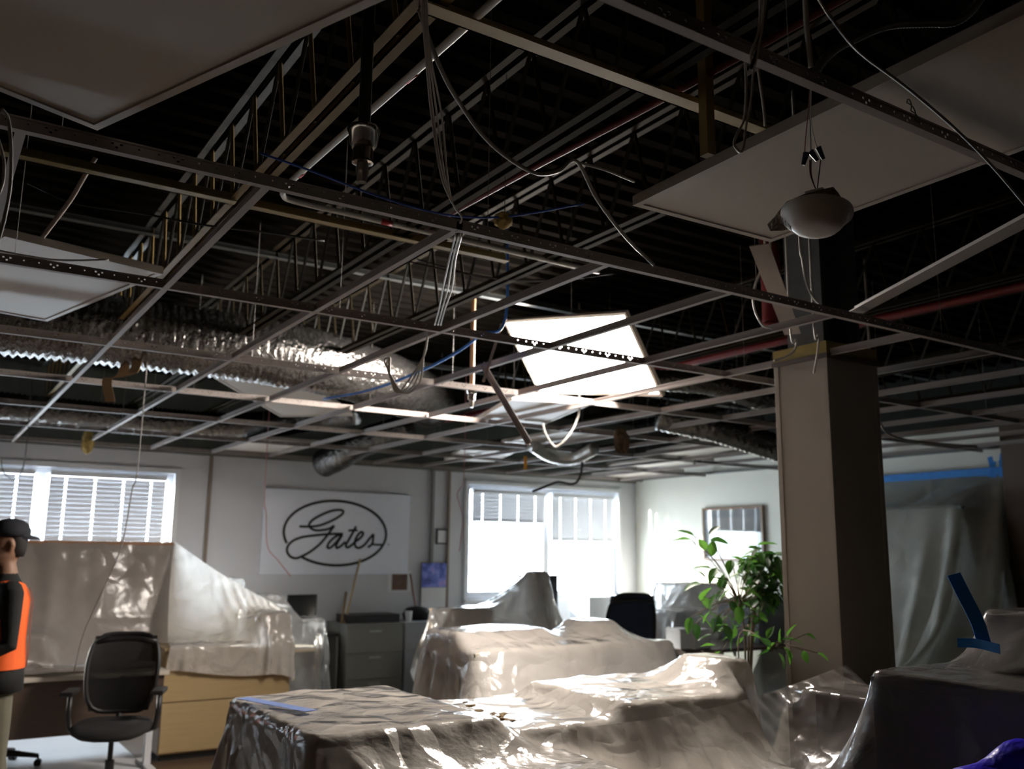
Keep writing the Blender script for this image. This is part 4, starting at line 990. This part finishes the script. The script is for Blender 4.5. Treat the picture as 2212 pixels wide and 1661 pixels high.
sc_.add(vs, [tuple(range(n_-1, -1, -1)), tuple(range(n_, 2*n_))]+[(i, (i+1) % n_, n_+(i+1) % n_, n_+i) for i in range(n_)])
sc_.build('tile_scrap', mat('torn_tile', (.36,.29,.20), .95, var=.3, scale=40, bump=1, bscale=80), dt)
top = M @ Vector((0, 0, -.055))
for l, pts, m in (('red', [(1752, 150, 2.0), (1748, 220, 2.05), (1740, 300, 2.1), (1738, 335, 2.1)], mat('wire_red', (.22,.03,.025), .5)), ('black', [(1750, 150, 2.0), (1750, 250, 2.06), (1752, 330, 2.1)], m_cablek),
                  ('cream', [(1752, 180, 2.0), (1752, 260, 2.06), (1760, 305, 2.1), (1768, 325, 2.1)], m_cablew)):
    MB().tube(smooth_path([at(p[0], p[1], d=p[2])-dc for p in pts], 6), .0013, 5).build('wire', m, dt, smooth='all')
for pts, m in (([(1752, 345, 2.1), (1753, 380, 2.1)], m_cablek), ([(1749, 345, 2.1), (1751, 380, 2.1)], MATS['wire_red']), ([(1773, 345, 2.1), (1768, 385, 2.1)], m_cablek)):
    P = [at(p[0], p[1], d=p[2])-dc for p in pts]+[top]
    MB().tube(smooth_path(P, 6), .0013, 5).build('wire', m, dt, smooth='all')
m_nut = mat('wire_nut_blue', (.012,.016,.075), .4)
for (a, b) in (((1742, 330), (1735, 357)), ((1750, 326), (1766, 347)), ((1767, 318), (1779, 344))):
    MB().tube([at(*a, d=2.1)-dc, at(*b, d=2.1)-dc], [.0075, .0045], 8).build('wire_nut', m_nut, dt, smooth=40)

# ------------------------------------------------------------------ bars and scraps caught in the grid
def bar(name, label, a, b, w, h, m, cat='metal bar', group=None):
    a, b = Vector(a), Vector(b); d = b-a; L = d.length; q = d.to_track_quat('X', 'Z').to_matrix().to_4x4(); q.translation = a
    mb = MB(); mb.box((0, -w/2, 0), (L, w/2, .004), q).box((0, -.003, .004), (L, .003, h), q)
    return tag(mb.build(name, m), label, cat, group)
bar('loose_tee', 'loose pale tee bar dangling from the grid left of the glowing panel', at(1040, 790, z=G+.02), at(1141, 961, d=4.7), .032, .03, mat('tee_brown', (.40,.33,.30), .5), 'tee bar', 'loose tee bars')
bar('loose_tee', 'wide grey channel lying across the grid right of the column head', at(1848, 676, z=2.70), at(2235, 470, z=2.70), .07, .03, mat('tee_grey', (.36,.33,.31), .5), 'tee bar', 'loose tee bars')
bar('loose_tee', 'narrow rod slanting behind the orange sprinkler pipe', at(1086, 700, d=5.0), at(1046, 825, d=4.9), .02, .012, mat('tee_tan', (.40,.30,.20), .5), 'tee bar', 'loose tee bars')
a, b = at(1640, 530, d=3.5), at(1712, 722, d=4.3)
bar('steel_strut', 'pale flat strut slanting down to the column head', a, b, .075, .02, mat('strut_beige', (.42,.36,.32), .6), 'strut')
def scrap(label, px, py, d, s, m, seed, name='insulation_scrap', cat='insulation'):
    rn = random.Random(seed); c0 = at(px, py, d=d)
    bm = bmesh.new(); bmesh.ops.create_icosphere(bm, subdivisions=3, radius=1)
    for v in bm.verts:
        f = 1+.20*math.sin(v.co.x*3+seed)+.20*math.sin(v.co.z*4+v.co.y*3+seed*2)+.12*rn.uniform(-1, 1)
        v.co = Vector((v.co.x*s[0], v.co.y*s[1], v.co.z*s[2]))*f
    me = bpy.data.meshes.new(name); bm.to_mesh(me); bm.free(); me.materials.append(m)
    o = link(name, me); o.location = c0
    MB().tube([(0,0,0), (0,0,ZD+.01-c0.z)], .0015, 4).build('tie_wire', m_cablek, o)
    return tag(o, label, cat, 'scraps of insulation')
scrap('yellow insulation scrap stuck at the wall end of the left tees', 190, 955, 8.6, (.06, .05, .09), m_insul, 2)
scrap('brown insulation clump hanging left of the column', 1342, 952, 6.9, (.05, .05, .10), mat('insulation_brown', (.07,.04,.014), .95, var=.4, scale=14, bump=1, bscale=25), 5)
scrap('small ochre scrap resting behind the near runner', 1090, 478, 3.3, (.035, .03, .025), m_insul, 9)
tag(MB().box((-.015, -.004, -.06), (.015, .004, .06)).build('paper_tag', mat('orange_tag', (.75,.33,.03), .6)), 'orange tag hanging above the bright window', 'tag').location = at(1135, 1000, d=8.0)
tgo = bpy.data.objects['paper_tag']; tp_ = tgo.location
MB().tube([(0,0,.05), (0,0,ZD+.01-tp_.z)], .002, 4).build('tie', m_cablek, tgo)
for k, (l, pts) in enumerate((('brown paper strip peeling off the big duct', [(262, 715, 5.7), (275, 760, 5.6), (262, 810, 5.6), (232, 820, 5.6), (238, 868, 5.6)]),
                 ('torn paper strip beside the peeling one on the duct', [(318, 720, 5.6), (300, 760, 5.6), (290, 800, 5.55), (268, 812, 5.55)]))):
    W = smooth_path([at(p[0], p[1], d=p[2]) for p in pts], 6)
    tag(ribbon(MB(), W, rt, .06, .003).build('paper_strip', m_kraft), l, 'paper strip', 'paper strips on the duct')
# hanger wires of the grid
me_hw = MB().tube([(0, 0, .03), (0, 0, ZD-G)], .0013, 4).mesh('hanger_wire', m_cableg)
for j in range(0, 8):
    for i in range(-1, 11, 2):
        o = link('hanger_wire', me_hw, grid); o.location = (X0+i*DX*1.02+.1, Y0+j*DY, 0)

# ------------------------------------------------------------------ ficus
pc = Vector((4.02, 3.78, 0))
fi = thing('potted_ficus', 'leafy green ficus standing left of the column', 'plant', pc)
MB().lathe([(.01, 0), (.14, 0), (.17, .30), (.18, .32), (.165, .32), (.155, .28), (.01, .28)], 20).build('pot', mat('dark_pot', (.05,.05,.055), .5), fi, smooth=40)
MB().lathe([(.001, .27), (.155, .275), (.001, .29)], 16, cap=False).build('soil', mat('soil', (.05,.035,.025), .95), fi)
m_bark = mat('bark', (.20,.15,.10), .8, var=.3)
m_leaf = mat('leaf_green', (.05,.17,.025), .4, var=.25, scale=6); add_translucent(m_leaf, .3, (.16,.40,.05))
m_leaf2 = mat('leaf_dark', (.02,.07,.015), .4, var=.3, scale=6); add_translucent(m_leaf2, .2, (.06,.2,.03))
lf = MB(); NL = 7; vs = []
for i in range(NL):
    s = i/(NL-1); w = .5*math.sin(PI*min(1, s**.85))**.9*.62*(1-.25*s)
    for u in (-1, -.5, 0, .5, 1): vs.append((u*w, s, -.16*s*s+abs(u)*w*.35+.02*math.sin(s*9)*u))
fs = [(i*5+k, i*5+k+1, i*5+k+6, i*5+k+5) for i in range(NL-1) for k in range(4)]
lf.add(vs, fs); me_leaf = lf.mesh('leaf', m_leaf, smooth='all'); me_leaf2 = me_leaf.copy(); me_leaf2.materials[0] = m_leaf2
rn = random.Random(11)
def zp(x, y, d): return at(1380+x/4.153, 1060+y/4.153, d=d)
trunk_top = Vector((4.0, 3.72, 1.0))
hub = [zp(980, 1200, 5.2), zp(1050, 900, 5.2), zp(900, 1000, 5.1), zp(1100, 650, 5.3)]
stems = MB(); stems.tube(smooth_path([pc+Vector((0,0,.27))-pc, Vector((.02,-.02,.6)), trunk_top-pc], 5), [.014]*11, 6)
for h in hub: stems.tube(smooth_path([Vector((0,0,.5)), (trunk_top-pc).lerp(h-pc, .4)+Vector((0,0,.03)), h-pc], 5), .006, 5)
stems.build('stem', m_bark, fi, smooth='all')
def leaf(tip_dir, base, L, dark):
    o = link('leaf', me_leaf2 if dark else me_leaf, fi)
    d = Vector(tip_dir).normalized(); side = d.cross(Vector((rn.uniform(-.4,.4), rn.uniform(-.4,.4), 1))).normalized(); up = side.cross(d)
    Rm = Matrix((side, d, up)).transposed().to_4x4()
    o.matrix_local = Matrix.Translation(base-pc) @ Rm @ Matrix.Scale(L, 4)
single = [(470,440,-1,.1),(500,410,-.8,.4),(640,440,.9,-.1),(630,400,.6,.6),(600,540,-.4,.8),(655,590,.1,.9),(650,700,-1,.1),(700,690,-.6,-.7),(755,760,.1,-.9),(600,790,-.7,.8),(560,830,-1,-.2),(640,780,.8,0),(730,880,.2,.9),(700,920,-.5,-.6),(820,880,-.7,-.5),(900,1030,-.1,-.9),(930,1000,.6,-.3),(470,1130,-.3,-.9),(510,1190,.1,-.9),(540,1110,.6,-.5),(640,1080,-.5,-.8),(690,1000,.2,.7),(720,1120,-.2,-.9),(760,1200,.4,-.8),(800,1100,.3,-.8),(660,1290,-.9,-.2),(700,1270,.6,.2),(690,1390,-1,0),(650,1490,-1,-.1),(740,1440,-.7,-.5),(880,800,.2,.9),(960,650,-.7,.4),(940,740,-.8,-.2),(550,990,.4,.8),(830,620,-.3,-.6),(900,610,.8,.2),(1060,490,.8,.2),(620,1060,-.3,.9)]
tw = MB()
for x, y, dx, dy in single:
    b_ = zp(x, y, 5.0+rn.uniform(-.12, .12)); leaf(rt*dx+Vector((0,0,dy))+fw*rn.uniform(-.5, .3), b_, .085+.025*rn.random(), rn.random() < .3)
    h = min(hub, key=lambda q: (q-b_).length); tw.tube(smooth_path([h-pc, (h-pc).lerp(b_-pc, .5)+Vector((0,0,.03)), b_-pc], 4), .0022, 4)
for k in range(200):
    a = rn.random()*2*PI; r = math.sqrt(rn.random()); x = 1120+170*r*math.cos(a); y = 740+(290 if math.sin(a) > 0 else 230)*r*math.sin(a)
    b_ = zp(x, y, 5.25+rn.uniform(-.22, .22)); leaf(rt*rn.uniform(-1, .6)+Vector((0,0,rn.uniform(-1, .45)))+fw*rn.uniform(-.7, .5), b_, .07+.025*rn.random(), rn.random() < .62)
    if k % 6 == 0: tw.tube([hub[k % 4]-pc, b_-pc], .002, 4)
for k in range(40):
    a = rn.random()*2*PI; r = math.sqrt(rn.random()); x = 900+230*r*math.cos(a); y = 1130+200*r*math.sin(a)
    b_ = zp(x, y, 5.15+rn.uniform(-.15, .15)); leaf(rt*rn.uniform(-1, .8)+Vector((0,0,rn.uniform(-1, .5)))+fw*rn.uniform(-.6, .4), b_, .065+.025*rn.random(), rn.random() < .4)
    if k % 3 == 0: tw.tube([hub[2]-pc, b_-pc], .0018, 4)
low = zp(1080, 1330, 4.3)
for x, y, dx, dy in ((1110,1340,-.7,.4),(1150,1330,.3,.7),(1230,1360,-.5,-.4),(1260,1340,.8,.2),(1200,1440,-.8,-.1),(1250,1450,.3,-.6),(1330,1310,.4,.8),(1340,1320,.9,-.2),(1300,1400,.5,-.8),(1180,1410,-.5,.6),(1280,1370,-.2,.9),(1330,1430,.3,-.9)):
    b_ = zp(x, y, 4.2+rn.uniform(-.05, .05)); leaf(rt*dx+Vector((0,0,dy))+fw*rn.uniform(-.4, .3), b_, .065+.02*rn.random(), rn.random() < .3)
    tw.tube([zp(1200, 1390, 4.2)-pc, b_-pc], .002, 4)
for px, py, dx, dy in ((1735, 1405, .3, -.9), (1765, 1410, .9, -.5), (1740, 1370, .8, -.3)):
    b_ = at(px, py, d=4.15); leaf(rt*dx+Vector((0,0,dy)), b_, .06, False); tw.tube([zp(1300, 1370, 4.2)-pc, b_-pc], .002, 4)
tw.tube(smooth_path([Vector((0,0,.7)), zp(900, 1300, 4.6)-pc, zp(1200, 1390, 4.2)-pc], 5), .004, 5)
tw.build('twig', m_bark, fi, smooth='all')

# ------------------------------------------------------------------ worker at the left edge
def loft(mb, rings, n=18):
    """rings: (centre, rx, ry, yaw-free) stacked along z or any axis given by successive centres, kept horizontal"""
    vs = []
    for c_, rx, ry in rings:
        for k in range(n):
            a = 2*PI*k/n; vs.append((c_[0]+rx*math.cos(a), c_[1]+ry*math.sin(a), c_[2]))
    N = len(rings)
    mb.add(vs, [(i*n+k, i*n+(k+1) % n, (i+1)*n+(k+1) % n, (i+1)*n+k) for i in range(N-1) for k in range(n)]+[tuple(range(n-1,-1,-1)), tuple(range((N-1)*n, N*n))])
def remesh(mb, name, voxel, smooth_it=6):
    me = mb.mesh(name+'_raw', []); o = bpy.data.objects.new(name+'_raw', me); COL.objects.link(o)
    md = o.modifiers.new('r', 'REMESH'); md.mode = 'VOXEL'; md.voxel_size = voxel; md.use_smooth_shade = True
    ms = o.modifiers.new('s', 'SMOOTH'); ms.iterations = smooth_it; ms.factor = .5
    dg = bpy.context.evaluated_depsgraph_get(); ev = o.evaluated_get(dg)
    out = bpy.data.meshes.new_from_object(ev); out.name = name
    bpy.data.objects.remove(o); bpy.data.meshes.remove(me)
    out.polygons.foreach_set('use_smooth', [True]*len(out.polygons))
    return out
pb = MB()
# torso and pelvis
loft(pb, [((0,0,.84),.15,.11), ((0,0,.90),.175,.125), ((0,-.005,.98),.175,.125), ((0,0,1.06),.16,.115), ((0,.005,1.16),.165,.12), ((0,.01,1.28),.18,.125), ((0,0,1.38),.185,.115), ((0,-.01,1.44),.16,.095), ((0,-.01,1.48),.09,.07), ((0,-.005,1.51),.062,.062), ((0,.005,1.56),.056,.058), ((0,.01,1.60),.055,.058)])
# head with jaw, brow, nose, ears
loft(pb, [((0,.035,1.545),.03,.045), ((0,.03,1.56),.05,.072), ((0,.02,1.60),.066,.088), ((0,.012,1.65),.073,.096), ((0,.008,1.70),.076,.099), ((0,.003,1.74),.073,.095), ((0,-.003,1.775),.058,.078), ((0,-.005,1.795),.03,.045)])
pb.tube([(0,.100,1.685), (0,.120,1.655), (0,.112,1.645)], [.010,.014,.010], 8)
pb.tube([(-.045,.088,1.695), (0,.098,1.698), (.045,.088,1.695)], .012, 8)
pb.tube([(-.022,.094,1.605), (0,.101,1.605), (.022,.094,1.605)], .010, 8)
for s in (-1, 1):
    pb.tube([(s*.074,.0,1.69), (s*.080,-.008,1.665), (s*.075,.0,1.635)], [.012,.015,.010], 8)
    # legs in a slight stride, shoes
    hip = Vector((s*.09, 0, .90)); kn = Vector((s*.10, .04 if s > 0 else -.03, .50)); an = Vector((s*.10, .02 if s > 0 else -.12, .09))
    pb.tube([hip, hip.lerp(kn, .5), kn, kn.lerp(an, .4), an], [.092,.080,.060,.056,.045], 14)
    pb.tube([an+Vector((0,-.06,-.04)), an+Vector((0,.02,-.045)), an+Vector((0,.12,-.058)), an+Vector((0,.17,-.065))], [.036,.042,.036,.02], 12)
# arms: near (left, -x) arm bent forward, other arm hanging
def arm(s, sh, el, wr, fdir):
    pb.tube([sh+Vector((-s*.05,0,.02)), sh, sh.lerp(el, .5), el, el.lerp(wr, .4), wr], [.06,.062,.052,.044,.042,.030], 12)
    fd = Vector(fdir).normalized(); side = fd.cross(Vector((s,0,0))).normalized()
    palm = wr+fd*.05
    pb.tube([wr, wr+fd*.03, palm+fd*.03], [.028,.036,.034], 10, flat=.55)
    for k, l in enumerate((.070,.080,.075,.058)):
        b_ = palm+fd*.03+side*(.024-.016*k); crl = Vector((-s*.012,0,0))
        pb.tube([b_-fd*.02, b_+fd*l*.45, b_+fd*l*.8+crl, b_+fd*l+crl*2.4], [.0095,.009,.008,.007], 7)
    b_ = wr+fd*.03+side*.03
    pb.tube([b_-side*.01, b_+side*.02+fd*.025, b_+side*.022+fd*.055], [.012,.010,.008], 7)
arm(-1, Vector((-.20,-.015,1.40)), Vector((-.245,-.02,1.12)), Vector((-.21,.22,1.03)), (.15,1,-.1))
arm(1, Vector((.20,.0,1.40)), Vector((.235,-.02,1.12)), Vector((.23,.05,.86)), (0,.15,-1))
bme = remesh(pb, 'body', .009, 4)
m_skin = mat('skin', (.30,.16,.10), .55, var=.08); m_jkt = mat('black_jacket', (.010,.010,.011), .85, var=.2, scale=30)
m_pant = mat('work_trousers', (.16,.15,.11), .85, var=.15, scale=20); m_boot = mat('boot', (.06,.04,.03), .7)
for m in (m_jkt, m_skin, m_pant, m_boot): bme.materials.append(m)
for p in bme.polygons:
    c_ = p.center
    hand = (c_.x < -.12 and c_.y > .255) or (c_.x > .17 and c_.z < .85 and c_.z > .62)
    if c_.z > 1.505 or hand: p.material_index = 1
    elif c_.z < .12: p.material_index = 3
    elif c_.z < .885 and abs(c_.x) < .21: p.material_index = 2
wp = D0 = at(4, 1300, d=5.25)
fdir = Vector((-1, -.08, 0)).normalized()
pr = thing('person', 'worker in an orange vest and dark cap at the left picture edge', 'person', (wp.x, wp.y, 0), math.atan2(fdir.y, fdir.x)-PI/2)
link('body', bme, pr)
# jacket hem (below the vest), vest, cap, beard line, eyes
hm = MB(); loft(hm, [((0,0,.86),.205,.155), ((0,0,.95),.20,.15), ((0,0,1.10),.185,.14)], 24); hm.build('jacket_hem', m_jkt, pr, smooth='all')
m_vest = mat('orange_vest', (1.0,.14,.012), .7, var=.06, scale=12)
vb = MB(); n = 28; rows = [(1.455,.115,.098), (1.42,.165,.118), (1.36,.190,.132), (1.26,.192,.142), (1.14,.192,.142), (1.02,.20,.15), (.985,.203,.153)]
vs = []
for off in (0, -.006):
    for z, rx, ry in rows:
        for k in range(n):
            a = 2*PI*k/n; vs.append(((rx+off)*math.cos(a), (ry+off)*math.sin(a)-(.012 if z > 1.3 else 0), z+.012*math.cos(2*a)*(z > 1.4)))
fs = []; N = len(rows); q_ = N*n
for i in range(N-1):
    for k in range(n):
        a = 2*PI*(k+.5)/n
        if 1.30 < (rows[i][0]+rows[i+1][0])/2 < 1.40 and abs(math.sin(a)) < .42: continue        # arm holes
        if abs(math.cos(a)) < .18 and math.sin(a) > 0: continue                                   # open front
        k2 = (k+1) % n
        fs += [(i*n+k, i*n+k2, (i+1)*n+k2, (i+1)*n+k), (q_+i*n+k, q_+(i+1)*n+k, q_+(i+1)*n+k2, q_+i*n+k2)]
vb.add(vs, fs); ve = vb.build('safety_vest', m_vest, pr, smooth='all')
for s in (-1, 1):
    st = MB(); P = [(s*.075, -.152+.004, z) for z in (.99,)]+[(s*.085, -.145-.004*(z < 1.2), z) for z in (1.1, 1.25, 1.36)]+[(s*.10, -.118, 1.43)]
    ribbon(st, smooth_path(P, 4), (1, 0, 0), .022, .004).build('grey_stripe', mat('reflective_grey', (.32,.30,.30), .4), ve)
cb = MB(); loft(cb, [((0,-.004,1.715),.086,.108), ((0,-.006,1.75),.085,.107), ((0,-.008,1.785),.072,.092), ((0,-.008,1.81),.045,.06), ((0,-.008,1.82),.012,.016)], 22)
cap = cb.build('cap', mat('dark_cap', (.018,.02,.028), .85), pr, smooth='all')
vs = []
for i in range(9):
    a = math.radians(-150+15*i); vs += [(.085*math.cos(a), .106*math.sin(a)-.006, 1.722), (.078*math.cos(a), .106*math.sin(a)-.006-.062*math.sin(PI*i/8), 1.700)]
vs += [(v[0], v[1], v[2]+.005) for v in vs]
MB().add(vs, [(2*i, 2*i+1, 2*i+3, 2*i+2) for i in range(8)]+[(18+2*i, 18+2*i+2, 18+2*i+3, 18+2*i+1) for i in range(8)]+[(2*i+1, 18+2*i+1, 18+2*i+3, 2*i+3) for i in range(8)]).build('cap_brim', MATS['dark_cap'], cap)
hr = MB(); loft(hr, [((0,-.040,1.60),.050,.048), ((0,-.035,1.64),.068,.064), ((0,-.030,1.70),.077,.072), ((0,-.025,1.73),.078,.076)], 18); hr.build('hair', mat('dark_hair', (.015,.012,.010), .7), pr, smooth='all')
for s in (-1, 1):
    e = MB(); bm = None
    MB().lathe([(.001,-.011), (.008,-.008), (.011,0), (.008,.008), (.001,.011)], 10, Matrix.Translation((s*.032,.090,1.678)), cap=False).build('eye', mat('eye', (.12,.10,.09), .2), pr, smooth='all')
MB().tube([(-.022,.107,1.606), (0,.112,1.607), (.022,.107,1.606)], .004, 6).build('mouth', mat('lips', (.25,.10,.08), .5), pr, smooth='all')
